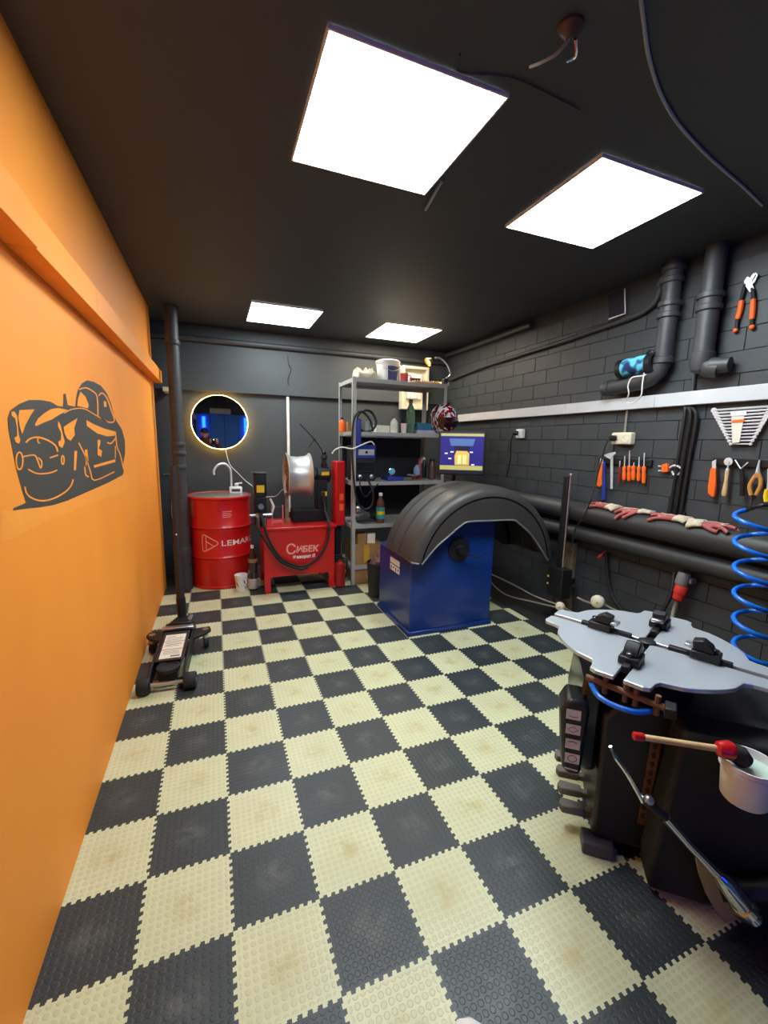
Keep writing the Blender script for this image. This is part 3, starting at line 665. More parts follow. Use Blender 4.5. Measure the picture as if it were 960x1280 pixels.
# gooseneck lamp clipped to rack corner
b0 = Vector((2.418, 2.53, z)); lt = T('gooseneck_lamp', 'lit gooseneck lamp clipped to the right end of the top shelf', 'lamp', b0)
mk('clip', MB().box(b0+Vector((0, 0, 0.03)), (0.045, 0.05, 0.06)), M_BLACK, lt, bevel=0.006)
gp = [b0+Vector((0, 0, 0.05)), PX(563, 468, y=2.53), PX(559, 456, y=2.52), PX(551, 448, y=2.51), PX(544, 447, y=2.50)]
mk('neck', MB().tube(spline(gp, 8), 0.008, 10), M_STEEL, lt)
hd = PX(537, 449, y=2.50)
mk('shade', MB().lathe([(0.018, 0.0), (0.03, -0.02), (0.045, -0.05), (0.042, -0.052), (0.026, -0.02), (0.0, -0.008)], hd+Vector((0.02, 0, 0.0)), (0.75, 0, 0.6), 20), mat('lamp_gold', (200, 170, 110), 0.35, 0.6), lt)
mk('bulb', MB().ball(hd+Vector((0.0, 0, -0.02)), 0.016), mat('bulb_glow', (255, 230, 180), 0.5, var=0, emit=(255, 200, 120), estr=18), lt)

# --- second shelf (z 1.485)
z = SZ[3]
def bottle(name, label, x, y, z, r, h, m, capm, group=None, lab=None, neck=0.4):
    t = T(name, label, 'bottle', (x, y, z), 0, group)
    mk('body', MB().lathe([(r*0.85, 0), (r, r*0.15), (r, h*0.62), (r*0.92, h*0.70), (r*neck, h*0.86), (r*neck*0.9, h*0.93)], (x, y, z), seg=20), m, t)
    mk('cap', MB().lathe([(r*neck*1.1, h*0.90), (r*neck*1.1, h*0.985), (r*neck*0.9, h)], (x, y, z), seg=14), capm, t)
    if lab: mk('label_band', MB().lathe([(r+0.0006, h*0.15), (r+0.001, h*0.16), (r+0.001, h*0.52), (r+0.0006, h*0.53)], (x, y, z), seg=20, cap=False), lab, t)
    return t
bottle('spray_can', 'orange bottle at the far left of the second shelf', sx_(427, 2.86, z), 2.84, z, 0.032, 0.14, M_ORG, M_BLACK, lab=None)
x = sx_(437, 2.8, z); O('small_box', MB().box((x, 2.80, z+0.05), (0.06, 0.06, 0.10)), M_CARD, 'small tan carton beside the orange bottle', 'carton', bevel=0.002)
x = sx_(475, 2.66, z); O('paper_box', MB().box((x, 2.66, z+0.035), (0.15, 0.12, 0.07), 0.1), M_PAPER, 'flat pale paper box on the second shelf near the cable reel', 'box', bevel=0.003)
x = sx_(466, 2.86, z); O('storage_box', MB().box((x, 2.86, z+0.06), (0.14, 0.10, 0.12)), mat('grey_box', (120, 124, 128), 0.6), 'grey storage box at the back of the second shelf', 'box', bevel=0.004)
bottle('white_bottle', 'white bottle with a brown pump cap on the second shelf', sx_(492, 2.58, z), 2.58, z, 0.036, 0.155, M_WHITE, mat('brown_cap', (130, 70, 48), 0.5), lab=M_PAPER)
x = sx_(504, 2.53, z)
O('paper_cup', MB().lathe([(0.024, 0), (0.031, 0.088), (0.033, 0.09), (0.030, 0.092), (0.023, 0.006), (0, 0.006)], (x, 2.53, z), seg=22), mat('pink_cup', (226, 200, 194), 0.6, var=0.03), 'pale pink paper cup standing beside the green bottle', 'cup')
bottle('green_bottle', 'tall empty green plastic bottle on the second shelf', sx_(512, 2.60, z), 2.60, z, 0.044, 0.33, M_GLASSG, M_BLACK)
x = sx_(503, 2.72, z)
bottle('dark_bottle', 'short dark bottle behind the paper cup', x, 2.74, z, 0.03, 0.15, M_BLACK, M_BLACK)
xa = sx_(518, 2.6, z); xb = sx_(545, 2.6, z)
O('binder_box', MB().bb(xa, xb, 2.56, 2.78, z, z+0.035), mat('pale_lilac_box', (176, 176, 196), 0.5), 'flat pale grey case at the bottom of the stack on the second shelf', 'case', bevel=0.004)
O('binder_box', MB().bb(xa+0.01, xb-0.045, 2.57, 2.78, z+0.0355, z+0.105), mat('teal_box', (44, 110, 136), 0.5), 'teal blue box lying on the flat pale case', 'box', bevel=0.004)
O('binder_box', MB().bb(xb-0.043, xb+0.01, 2.57, 2.76, z+0.0355, z+0.10), mat('mauve_box', (104, 86, 120), 0.5), 'mauve box next to the teal box and the helmet', 'box', bevel=0.004)
# helmet
hx = sx_(558, 2.56, z); hc = Vector((2.425, 2.53, z+0.150))
hl = T('motorcycle_helmet', 'red, white and black full face helmet on the second shelf corner', 'helmet', (hc.x, hc.y, z))
M_HELM = D.materials.new('helmet_graphic'); M_HELM.use_nodes = True
nt = M_HELM.node_tree; b = nt.nodes['Principled BSDF']; b.inputs['Roughness'].default_value = 0.25; b.inputs['Coat Weight'].default_value = 0.3
tc = nt.nodes.new('ShaderNodeTexCoord'); vo = nt.nodes.new('ShaderNodeTexVoronoi'); vo.inputs['Scale'].default_value = 34; mp = nt.nodes.new('ShaderNodeMapping'); mp.inputs['Rotation'].default_value = (0.5, 0.4, 0.8); mp.inputs['Scale'].default_value = (1, 2.2, 1)
nt.links.new(tc.outputs['Object'], mp.inputs[0]); nt.links.new(mp.outputs[0], vo.inputs['Vector'])
ra = nt.nodes.new('ShaderNodeValToRGB'); ra.color_ramp.interpolation = 'CONSTANT'
cr = ra.color_ramp; cr.elements[0].color = lin((150, 14, 30)); cr.elements[1].position = 0.35; cr.elements[1].color = lin((214, 214, 220))
e_ = cr.elements.new(0.58); e_.color = lin((40, 10, 16)); e_ = cr.elements.new(0.78); e_.color = lin((120, 12, 26))
nt.links.new(vo.outputs['Color'], ra.inputs['Fac']); nt.links.new(ra.outputs['Color'], b.inputs['Base Color'])
hm = MB(); rs = []
for i in range(15):
    th = PI*i/14; ring_ = []
    for k in range(28):
        a = 2*PI*k/28; r = max(math.sin(th), 0.01)
        x_, y_, z_ = 0.138*r*math.cos(a), 0.155*r*math.sin(a), -0.158*math.cos(th)
        if z_ < -0.02 and y_ < 0: y_ *= 1.12; x_ *= 0.9
        if z_ < -0.13: z_ = -0.148
        ring_.append(hc+Vector((x_, y_, z_)))
    rs.append(ring_)
hm.rings(rs); mk('shell', hm, M_HELM, hl, smooth=80)
vis = MB(); vs = []
for i in range(5):
    zz = -0.085+0.095*i/4
    for k in range(13):
        a = -PI/2-1.0+2.0*k/12; r = math.sqrt(max(0, 1-(zz/0.165)**2))*1.03
        vs.append(hc+Vector((0.138*r*math.cos(a), 0.160*r*math.sin(a)*(1.06 if zz < -0.02 else 1.0), zz)))
vis.add(vs, [(i*13+k, i*13+k+1, (i+1)*13+k+1, (i+1)*13+k) for i in range(4) for k in range(12)])
mk('visor', vis, mat('visor_dark', (40, 12, 18), 0.12, var=0.1, coat=0.5), hl, smooth=80)
mk('top_vent', MB().box(hc+Vector((0.02, 0.0, 0.152)), (0.06, 0.10, 0.024)), M_BLACK, hl, bevel=0.008)

# --- third shelf (z 1.017): welder and tools
z = SZ[2]
wx0, wx1 = 1.482, 1.70
wd_ = T('inverter_welder', 'blue and black inverter welder on the third shelf', 'welder', ((wx0+wx1)/2, 2.65, z))
mk('case', MB().bb(wx0, wx1, 2.52, 2.80, z+0.012, z+0.34), M_BLACK, wd_, bevel=0.012)
mk('front_panel', MB().bb(wx0+0.012, wx1-0.012, 2.508, 2.522, z+0.22, z+0.35), M_NAVY, wd_, bevel=0.008)
mk('display_label', MB().bb(wx0+0.03, wx1-0.03, 2.5065, 2.5082, z+0.25, z+0.305), M_ALU, wd_, smooth=0)
mk('knob', MB().cyl(((wx0+wx1)/2, 2.5065, z+0.278), ((wx0+wx1)/2, 2.493, z+0.278), 0.011, seg=14), M_BLKG, wd_)
for k in range(5): mk('vent_slat', MB().bb(wx0+0.02, wx1-0.02, 2.514, 2.5202, z+0.085+k*0.02, z+0.094+k*0.02), M_BLKG, wd_, smooth=0)
for x in (wx0+0.05, wx1-0.05): mk('output_socket', MB().lathe([(0.02, 0), (0.02, 0.02), (0.014, 0.024)], (x, 2.52, z+0.045), (0, -1, 0), 16), M_STEEL, wd_)
for x in (wx0+0.02, wx1-0.02):
    for y in (2.55, 2.77): mk('foot', MB().cyl((x, y, z), (x, y, z+0.014), 0.012, seg=10), M_RUB, wd_)
mk('handle', MB().tube(spline([((wx0+wx1)/2, 2.55, z+0.335), ((wx0+wx1)/2, 2.57, z+0.375), ((wx0+wx1)/2, 2.75, z+0.375), ((wx0+wx1)/2, 2.77, z+0.335)], 6), 0.009, 10), M_BLACK, wd_)
O('welding_cable', MB().tube(spline([(1.60, 2.50, 1.045), (1.64, 2.44, 0.93), (1.63, 2.44, 0.80), (1.55, 2.44, 0.76), (1.48, 2.44, 0.86), (1.445, 2.43, 1.05), (1.43, 2.44, 1.35), (1.45, 2.45, 1.60), (1.52, 2.455, 1.665), (1.60, 2.455, 1.60), (1.64, 2.46, 1.49)], 8), 0.010, 10), M_CABLE, 'thick black welding cable looped from the welder over the rack post', 'cable')
O('welding_cable', MB().tube(spline([(1.53, 2.50, 1.06), (1.52, 2.45, 0.95), (1.57, 2.445, 0.88), (1.64, 2.445, 0.95), (1.70, 2.46, 1.0)], 8), 0.006, 8), M_CABLE, 'thin black lead drooping from the welder sockets', 'cable')
O('cable_coil', MB().tube([(1.60+0.095*math.cos(a)*1.0, 2.54+0.012*math.sin(3*a), 1.585+0.10*math.sin(a)) for a in [2*PI*k/24 for k in range(72)]], 0.012, 8), M_CABLE, 'coiled black cable standing on the second shelf by the post', 'cable')
O('air_gun', MB().bb(1.475, 1.52, 2.445, 2.476, 1.36, 1.60), M_NAVY, 'blue tool hanging on the front post of the rack', 'tool', bevel=0.01)
# stethoscope like cable clamp
pts = [PX(415, 567, y=2.44), PX(419, 562, y=2.44), PX(428, 559, y=2.44), PX(440, 561, y=2.42), PX(450, 557, y=2.42), PX(463, 552, y=2.44), PX(468, 556, y=2.45)]
O('white_cable', MB().tube(spline(pts, 6), 0.006, 8), M_WHITE, 'white cord draped across the front of the welder', 'cord')
x = sx_(489, 2.60, z)
gg = T('pressure_gauge', 'round blue faced gauge on the third shelf', 'gauge', (x, 2.58, z))
mk('casing', MB().lathe([(0.035, 0), (0.037, 0.004), (0.037, 0.03), (0.032, 0.032)], (x, 2.60, z+0.085), (0, -1, 0.1), 24), M_CHROME, gg)
mk('dial', MB().lathe([(0.031, 0.0325), (0.031, 0.0335)], (x, 2.60, z+0.085), (0, -1, 0.1), 24), mat('dial_blue', (110, 190, 220), 0.3, var=0.1), gg)
mk('stem', MB().cyl((x, 2.60, z), (x, 2.60, z+0.06), 0.012, seg=12), M_STEEL, gg)
xa = sx_(482, 2.6, z); xb = sx_(500, 2.6, z)
O('blue_case', MB().bb(xa, xb+0.02, 2.53, 2.72, z, z+0.04), M_NAVY, 'flat navy blue case in front of the gauge', 'case', bevel=0.005)
xg = sx_(521, 2.6, z)
sg = T('spray_gun', 'small spray gun with a translucent blue cup lying on the third shelf', 'spray gun', (xg, 2.6, z))
mk('cup', MB().lathe([(0.03, 0), (0.034, 0.01), (0.036, 0.06), (0.02, 0.09), (0.012, 0.10)], (xg, 2.58, z+0.055), seg=20), mat('pale_blue_cup', (150, 180, 216), 0.2, var=0.1, trans=0.3), sg)
mk('gun_body', MB().tube([(xg, 2.58, z+0.06), (xg-0.05, 2.57, z+0.05), (xg-0.12, 2.56, z+0.062)], [0.016, 0.013, 0.009], 10), M_CHROME, sg)
mk('grip', MB().tube([(xg-0.02, 2.575, z+0.05), (xg-0.035, 2.60, z+0.012), (xg-0.04, 2.60, z+0.01)], [0.014, 0.013, 0.012], 10), M_REDD, sg)
bottle('red_bottle', 'red capped bottle standing behind the spray gun', sx_(526, 2.72, z), 2.74, z, 0.035, 0.21, mat('maroon_bottle', (130, 52, 58), 0.4, var=0.3, vscale=30), M_REDD)
bottle('dark_bottle', 'slim black bottle with a white cap behind the spray gun', sx_(533, 2.76, z), 2.80, z, 0.028, 0.22, M_BLACK, M_WHITE)
bottle('brown_can', 'dark brown cylinder bottle next to the monitor edge', sx_(541, 2.66, z), 2.66, z, 0.04, 0.21, mat('brown_can', (84, 56, 54), 0.4), M_BLACK, neck=0.7)

# --- fourth shelf (z .60)
z = SZ[1]
gx = sx_(449, 2.62, z)
gr = T('angle_grinder', 'grey corded power tool on the fourth shelf behind the post', 'power tool', (gx, 2.62, z))
mk('motor_body', MB().tube([(gx-0.04, 2.60, z+0.055), (gx+0.02, 2.60, z+0.075), (gx+0.10, 2.62, z+0.06)], [0.035, 0.05, 0.035], 16), mat('tool_grey', (96, 96, 92), 0.5, 0.3), gr)
mk('gear_head', MB().lathe([(0.03, 0), (0.045, 0.01), (0.045, 0.05), (0.03, 0.07)], (gx+0.0, 2.60, z+0.10), seg=18), M_STEEL, gr)
mk('handle', MB().cyl((gx+0.09, 2.62, z+0.06), (gx+0.20, 2.64, z+0.03), 0.02, seg=12), M_BLACK, gr)
O('tool_cable', MB().tube(spline([(gx-0.04, 2.56, z+0.02), (gx, 2.52, z+0.012), (gx+0.08, 2.52, z+0.02), (gx+0.16, 2.54, z+0.03), (gx+0.20, 2.60, z+0.012), (gx+0.10, 2.60, z+0.012)], 8), 0.007, 8), M_CABLE, 'black cable bundled on the fourth shelf by the power tool', 'cable')
bx = sx_(476, 2.56, z)
bt = bottle('teal_bottle', 'bottle with teal and yellow label at the edge of the fourth shelf', bx, 2.54, z, 0.042, 0.30, mat('clear_brown_bottle', (96, 60, 50), 0.2, var=0.1), M_WHITE, lab=M_TEAL)
mk('yellow_band', cyl_patch((bx, 2.54, z), 0.042, 0.042, 1, 0.085, 0.12, -1.2, 1.2, off=0.0016), M_YEL, bt, recalc=False)
# --- bottom shelf (z .19)
z = SZ[0]
O('cardboard_box', MB().bb(1.49, 1.80, 2.52, 2.86, z, z+0.20), M_CARD, 'open brown cardboard box on the lowest shelf of the rack', 'box', bevel=0.003)
xa = sx_(452, 2.6, z)
O('small_carton', MB().box((1.57, 2.60, z+0.2005+0.055), (0.10, 0.09, 0.11), 0.15), M_CARD, 'small carton standing on the cardboard box', 'box', bevel=0.002)
O('paper_packet', MB().box((1.68, 2.58, z+0.2005+0.05), (0.08, 0.05, 0.10), -0.3), M_PAPER, 'white paper packet standing on the cardboard box', 'packet', bevel=0.003)
O('yellow_tape', MB().bb(1.585, 1.64, 2.5175, 2.5195, z+0.02, z+0.20), mat('yellow_box_print', (196, 150, 40), 0.6), 'yellow strip on the front of the cardboard box', 'tape', smooth=0)
fb = T('floor_carton', 'tan carton with a white sticker on the floor under the rack', 'box', (1.62, 2.65, 0))
mk('carton', MB().bb(1.485, 1.76, 2.50, 2.80, 0, 0.145), M_CARD, fb, bevel=0.003)
mk('sticker', MB().bb(1.615, 1.70, 2.4985, 2.4998, 0.05, 0.11), M_PAPER, fb, smooth=0)
# bin next to balancer
bn = Vector((1.60, 2.16, 0))
tb = T('waste_bin', 'black bin filled with scraps between rack and blue balancer', 'bin', bn)
mk('tub', MB().lathe([(0.085, 0), (0.105, 0.30), (0.11, 0.302), (0.11, 0.315), (0.10, 0.316), (0.095, 0.26), (0, 0.26)], bn, seg=26), M_BLACK, tb)
mk('scraps', crumple(bn.x, bn.y, 0.262, 0.065, 0.065, 0.16, 9.2, 12), mat('scrap_metal', (120, 96, 84), 0.45, 0.3, var=0.5, vscale=60), tb, smooth=30)

# meter cabinet on the back wall
m0 = PX(502, 457, y=3.40); m1 = PX(533, 513, y=3.40)
mt = T('meter_cabinet', 'white electricity meter cabinet on the back wall behind the rack', 'cabinet', ((m0.x+m1.x)/2, 3.43, m1.z))
x0_, x1_, z0_, z1_ = m0.x, m1.x, m1.z, m0.z
fm = MB()
for (a, b, c, d) in ((x0_, x0_+0.03, z0_, z1_), (x1_-0.03, x1_, z0_, z1_), (x0_+0.03, x1_-0.03, z0_, z0_+0.03), (x0_+0.03, x1_-0.03, z1_-0.03, z1_)): fm.bb(a, b, 3.36, 3.4545, c, d)
mk('frame', fm, M_CREAM, mt, bevel=0.003)
mk('back_panel', MB().bb(x0_+0.03, x1_-0.03, 3.44, 3.4540, z0_+0.03, z1_-0.03), M_CREAM, mt, smooth=0)
mk('meter', MB().bb(x0_+0.08, x1_-0.08, 3.385, 3.439, z1_-0.24, z1_-0.08), M_WHITE, mt, bevel=0.006)
mk('meter_display', MB().bb(x0_+0.10, x1_-0.10, 3.383, 3.3848, z1_-0.17, z1_-0.13), M_BLACK, mt, smooth=0)
for k in range(4): mk('breaker', MB().bb(x0_+0.08+k*0.045, x0_+0.12+k*0.045, 3.395, 3.439, z0_+0.13, z0_+0.22), M_WHITE, mt, bevel=0.002)

# ================================================================== WHEEL BALANCER
bx0, bx1, by0, by1 = 1.512, 2.205, 1.285, 1.90
wb = T('wheel_balancer', 'blue wheel balancer with a black ribbed plastic hood', 'machine', ((bx0+bx1)/2, (by0+by1)/2, 0))
prof = [(bx0, 0.03), (bx1, 0.03), (bx1, 0.86), (1.98, 0.86), (1.80, 0.80), (1.70, 0.62), (bx0, 0.56)]
mk('cabinet', MB().prism(prof, lambda a, b, h: Vector((a, h, b)), by0, by1), M_BLUE, wb, bevel=0.008)
mk('base_skirt', MB().bb(bx0-0.012, bx1+0.012, by0-0.012, by1+0.012, 0.0, 0.034), M_BLUE, wb, bevel=0.004)
# hood: arc in xz, extruded in y with grooves
HCX, HCZ, HR = 2.105, 0.452, 0.640
yn, yf = 1.205, 1.72
A0, A1 = math.radians(168.5), math.radians(5.0)
cs = [(yf, -0.012), (yf, -0.03)]
def gro(y): return [(y+0.017, 0.0), (y+0.011, -0.016), (y-0.011, -0.016), (y-0.017, 0.0)]
sec = [(yf, -0.06), (yf, -0.02), (yf-0.02, -0.004), (yf-0.04, 0.0)]+gro(1.59)+gro(1.44)+[(yn+0.085, 0.0), (yn+0.05, -0.006), (yn+0.022, -0.022), (yn+0.006, -0.048), (yn, -0.075)]
inner = [(y, r-0.010) for y, r in reversed(sec)]
loop = sec+inner
NA = 56; rs = []
for k in range(NA+1):
    a = A0+(A1-A0)*k/NA
    rs.append([Vector((HCX+(HR+dr)*math.cos(a), y, HCZ+(HR+dr)*math.sin(a))) for y, dr in loop])
hd_ = MB().rings(rs, True)
mk('hood_shell', hd_, mat('hood_plastic', (58, 55, 52), 0.46, var=0.12, vscale=5), wb, smooth=32)
trim = [PX(u, v, y=yn) for u, v in ((517, 703), (530, 696), (545, 684), (562, 669), (576, 657), (586, 652), (612, 651), (640, 650), (648, 654), (665, 670), (690, 692))]
arc = [Vector((HCX+(HR-0.074)*math.cos(A0+(A1-A0)*k/NA), 0, HCZ+(HR-0.074)*math.sin(A0+(A1-A0)*k/NA))) for k in range(NA+1)]
arc[0].y = arc[-1].y = yn; trim = [arc[0]+Vector((0.004, 0, -0.004))]+trim[2:-1]+[arc[-1]+Vector((-0.004, 0, -0.004))]
side = [(p.x, p.z) for p in arc]+[(p.x, p.z) for p in reversed(trim)]
mk('hood_side', MB().prism(side, lambda a, b, h: Vector((a, h, b)), yn, yn+0.008), mat('hood_plastic', (58, 55, 52)), wb, smooth=30)
fs_ = [(p.x, p.z) for p in arc]+[(2.60, 0.52), (2.2, 0.80), (1.85, 0.80), (1.6, 0.60)]
mk('hood_back', MB().prism(fs_, lambda a, b, h: Vector((a, h, b)), yf-0.012, yf-0.004), mat('hood_plastic', (58, 55, 52)), wb, smooth=30)
mk('hood_trim', MB().tube(spline([p+Vector((0, -0.004, 0)) for p in trim], 4), 0.0065, 8), mat('grey_trim', (150, 152, 150), 0.35, 0.6), wb)
lt_ = [Vector((HCX+(HR-0.02)*math.cos(A0), y, HCZ+(HR-0.02)*math.sin(A0)-0.004)) for y in (yn+0.03, 1.4, 1.7)]
mk('hood_edge', MB().tube([trim[0]+Vector((-0.02, 0.0, 0.004)), lt_[0]+Vector((-0.004, 0, 0)), lt_[1], lt_[2]], 0.006, 8), mat('grey_trim', (150, 152, 150)), wb)
mk('hood_hinge', MB().cyl((2.24, 1.60, 0.80), (2.30, 1.60, 0.80), 0.03, seg=16).bb(2.20, 2.26, 1.55, 1.66, 0.60, 0.83), M_BLKM, wb)
# hub plate on front face
hp = PX(573, 686, y=by0)
mk('cone_hub', MB().lathe([(0.085, 0), (0.085, 0.012), (0.06, 0.02), (0.035, 0.022), (0.03, 0.06), (0, 0.06)], (hp.x, by0, hp.z), (0, -1, 0), 26), M_BLKM, wb)
mk('calliper_arm', MB().tube([(hp.x+0.02, by0-0.04, hp.z-0.02), (hp.x+0.12, by0-0.05, hp.z-0.06), (hp.x+0.16, by0-0.055, hp.z-0.05)], [0.008, 0.007, 0.01], 8), M_BLKM, wb)
# stickers on left face
s0 = PX(488, 694, x=bx0-0.001); s1 = PX(500, 716, x=bx0-0.001)
yy0, yy1 = PX(488, 700, x=bx0).y, PX(499.5, 710, x=bx0).y
mk('maker_label', MB().bb(bx0-0.0012, bx0-0.0004, yy1, yy0, 0.462, 0.505), M_WHITE, wb, smooth=0)
lab2 = mk('maker_label', MB().bb(bx0-0.0012, bx0-0.0004, yy1, yy0, 0.405, 0.452), M_WHITE, wb, smooth=0)
for k in range(4):
    yk = yy0+(yy1-yy0)*(0.14+0.24*k)
    mk('print_mark', MB().bb(bx0-0.0020, bx0-0.0013, yk-0.009, yk+0.009, 0.412+0.012*(k % 2), 0.440), mat('purple_print', (70, 40, 110), 0.5, var=0), lab2, smooth=0)
# monitor on a pole
mcn = PD(577, 567, 3.33); nrm = Vector((-0.50, -0.865, 0.03)).normalized(); rt = nrm.cross(Vector((0, 0, 1))).normalized()*-1; upv = nrm.cross(rt).normalized()
if upv.z < 0: upv = -upv
if rt.dot(_right) < 0: rt = -rt
def mfn(a, b, h): return mcn+rt*a+upv*b+nrm*h
def mbox(a0, a1, b0, b1, h0, h1): return MB().prism([(a0, b0), (a1, b0), (a1, b1), (a0, b1)], mfn, h0, h1)
mo = T('computer_monitor', 'flat monitor with a blue balancing program screen above the hood', 'monitor', (mcn.x, mcn.y, 0.86))
mk('housing', mbox(-0.183, 0.183, -0.168, 0.172, -0.045, 0.0), M_BLACK, mo, bevel=0.01)
def emis(name, rgb, s): return mat(name, rgb, 0.4, var=0, emit=rgb, estr=s)
scr = mk('screen', mbox(-0.166, 0.166, -0.13, 0.158, 0.0005, 0.0012), emis('screen_blue', (40, 34, 120), 0.16), mo, smooth=0)
mk('title_bar', mbox(-0.166, 0.166, 0.135, 0.155, 0.0014, 0.002), emis('screen_yellow', (176, 170, 96), 0.28), scr, smooth=0)
mk('status_bar', mbox(-0.166, 0.166, -0.128, -0.094, 0.0014, 0.002), emis('screen_yellow', (176, 170, 96), 0.28), scr, smooth=0)
mk('wheel_drawing', MB().prism([(-0.085, 0.06), (0.085, 0.06), (0.10, 0.115), (-0.10, 0.115)], mfn, 0.0014, 0.002), emis('screen_steel', (80, 110, 160), 0.25), scr, smooth=0)
mk('hub_drawing', mbox(-0.06, 0.06, 0.025, 0.058, 0.0014, 0.002), emis('screen_dark', (20, 22, 40), 0.5), scr, smooth=0)
mk('tyre_drawing', MB().prism([(-0.05, -0.09), (0.06, -0.09), (0.06, 0.0), (0.04, 0.02), (-0.04, 0.02), (-0.055, -0.02)], mfn, 0.0014, 0.002), emis('screen_gold', (214, 176, 80), 0.25), scr, smooth=0)
for a in (-0.03, 0.01): mk('pale_bar', mbox(a, a+0.028, -0.08, -0.01, 0.0022, 0.0026), emis('screen_pale', (226, 220, 150), 0.25), scr, smooth=0)
for (a, b) in ((-0.12, 0.0), (-0.09, -0.04), (0.075, 0.012), (-0.075, 0.012), (0.09, -0.085)): mk('marker', mbox(a-0.012, a+0.012, b-0.005, b+0.005, 0.0014, 0.002), emis('screen_white', (230, 230, 235), 0.25), scr, smooth=0)
mk('support_pole', MB().cyl((2.13, 1.80, 0.862), (2.13, 1.80, mcn.z+0.02), 0.018, seg=14).cyl((2.13, 1.80, mcn.z), mcn+nrm*-0.04, 0.014, seg=10), M_BLKM, mo)

# ---- post with box by the wall
px_ = 2.76
a = PX(712, 600, x=px_); b = PX(701, 692, x=px_)
yc_ = (a.y+b.y)/2
po = T('measuring_post', 'upright black post with a steel rod and black box by the block wall', 'post', (px_, yc_, 0.17))
mk('post_bar', MB().box((px_, yc_+0.012, 0.80), (0.035, 0.045, 0.72)), M_BLKM, po, bevel=0.004)
mk('steel_rod', MB().cyl((px_-0.01, yc_-0.03, 0.45), (px_-0.01, yc_-0.03, 1.17), 0.009, seg=10).ball((px_-0.01, yc_-0.03, 1.175), 0.014), M_STEEL, po)
mk('control_box', MB().box((px_-0.01, yc_-0.005, 0.325), (0.10, 0.16, 0.24)), M_BLACK, po, bevel=0.006)
for z in (0.36, 0.30): mk('indicator', MB().cyl((px_-0.06, yc_+0.06, z), (px_-0.064, yc_+0.06, z), 0.008, seg=10), M_YEL, po)
mk('wall_bracket', MB().bb(px_+0.03, XR-0.045, yc_-0.02, yc_+0.03, 0.30, 0.34), M_BLKM, po, smooth=0)
O('wood_plank', MB().bb(XR-0.044, XR-0.003, yc_+0.03, yc_+0.17, 0.05, 0.62), M_BOARD, 'worn wooden board fixed to the wall behind the black post', 'board', bevel=0.003)
# loose cables along the wall foot
O('floor_cable', MB().tube(spline([PX(608, 715, x=2.62), PX(640, 730, x=2.66), PX(668, 745, x=2.70), PX(700, 757, x=2.66)], 6), 0.008, 8), M_GREYC, 'upper grey cable slung from the balancer to the white connector', 'cable')
O('floor_cable', MB().tube(spline([PX(606, 720, x=2.60), PX(630, 742, x=2.64), PX(665, 752, x=2.68), PX(700, 760, x=2.66)], 6), 0.007, 8), M_GREYC, 'lower grey cable sagging behind the blue balancer', 'cable')
for (u, v, x, r, lb) in ((700, 758, 2.62, 0.034, 'smaller white round connector hanging left of the turntable'), (747, 752, 2.62, 0.044, 'larger white round connector beside the turntable tip')):
    c = PX(u, v, x=x); t = T('round_connector', lb, 'connector', c-Vector((0, 0, r)), 0, 'white round connectors')
    mk('body', MB().lathe([(r*0.35, -r*1.2), (r*0.8, -r*0.75), (r, -r*0.2), (r*0.97, r*0.2), (r*0.8, r*0.55), (r*0.45, r*0.72), (0, r*0.76)], c, (-0.8, -0.6, 0.1), 20), M_CREAM, t)
    mk('contact', MB().cyl(c+Vector((-0.8, -0.6, 0.1))*r*0.70, c+Vector((-0.8, -0.6, 0.1))*r*0.80, r*0.10, seg=10), M_BLACK, t)
    mk('lead', MB().tube(spline([c+Vector((0.03, 0.03, 0)), c+Vector((0.10, -0.02, -0.05)), c+Vector((0.22, -0.15, -0.10)), (2.90, c.y-0.3, c.z-0.12)], 5), 0.007, 8), M_GREYC, t)
c = PX(722, 748, x=2.7)
O('grey_lead', MB().tube(spline([PX(722, 747, x=2.72), PX(730, 751, x=2.7), PX(741, 755, x=2.66)], 5), 0.008, 8), M_GREYC, 'short grey lead left of the larger white connector', 'cable')
a = PX(747, 698, x=2.80); b = PX(757, 689, x=2.88)
O('red_tip_rod', MB().cyl(a, b, 0.006, seg=8).cyl(a, a.lerp(b, 0.4), 0.010, seg=10), M_REDD, 'small red tipped rod sticking out below the lower pipe', 'rod')
O('wall_cable', MB().tube(spline([PX(758, 690, x=2.92), PX(760, 720, x=2.91), PX(766, 745, x=2.90), PX(780, 765, x=2.86), PX(800, 785, x=2.8), PX(820, 775, x=2.8), PX(838, 745, x=2.84), PX(843, 715, x=2.88)], 6), 0.012, 8), M_CABLE, 'thick black cable looping below the wall pipes', 'cable')

# ================================================================== RIGHT WALL PIPES
O('insulated_pipe', MB().cyl((2.85, -1.5, 0.872), (2.85, 3.4, 0.905), 0.072, seg=28), M_FOAM, 'upper thick black insulated pipe along the block wall, gloves lying on it', 'pipe')
O('insulated_pipe', MB().cyl((2.865, -1.5, 0.735), (2.865, 3.4, 0.715), 0.055, seg=28), M_FOAM, 'lower thick black pipe directly under the glove pipe', 'pipe')
cdy = [(580, 526.5), (958, 488)]
z0t = 1.674; z1t = 1.694
tr_ = T('cable_trunking', 'long white cable trunking running the length of the block wall', 'trunking', (XR, 1.2, 1.64))
ys = [3.2, PX(709, 510, x=2.92).y, PX(820, 500, x=2.92).y, -2.0]
for a, b in zip(ys[:-1], ys[1:]):
    mk('cover_length', MB().bb(2.905, XR-0.003, b+0.001, a-0.001, 1.645, 1.725), mat('trunking_grey_white', (196, 198, 200), 0.45, var=0.05, vscale=4), tr_, bevel=0.003)
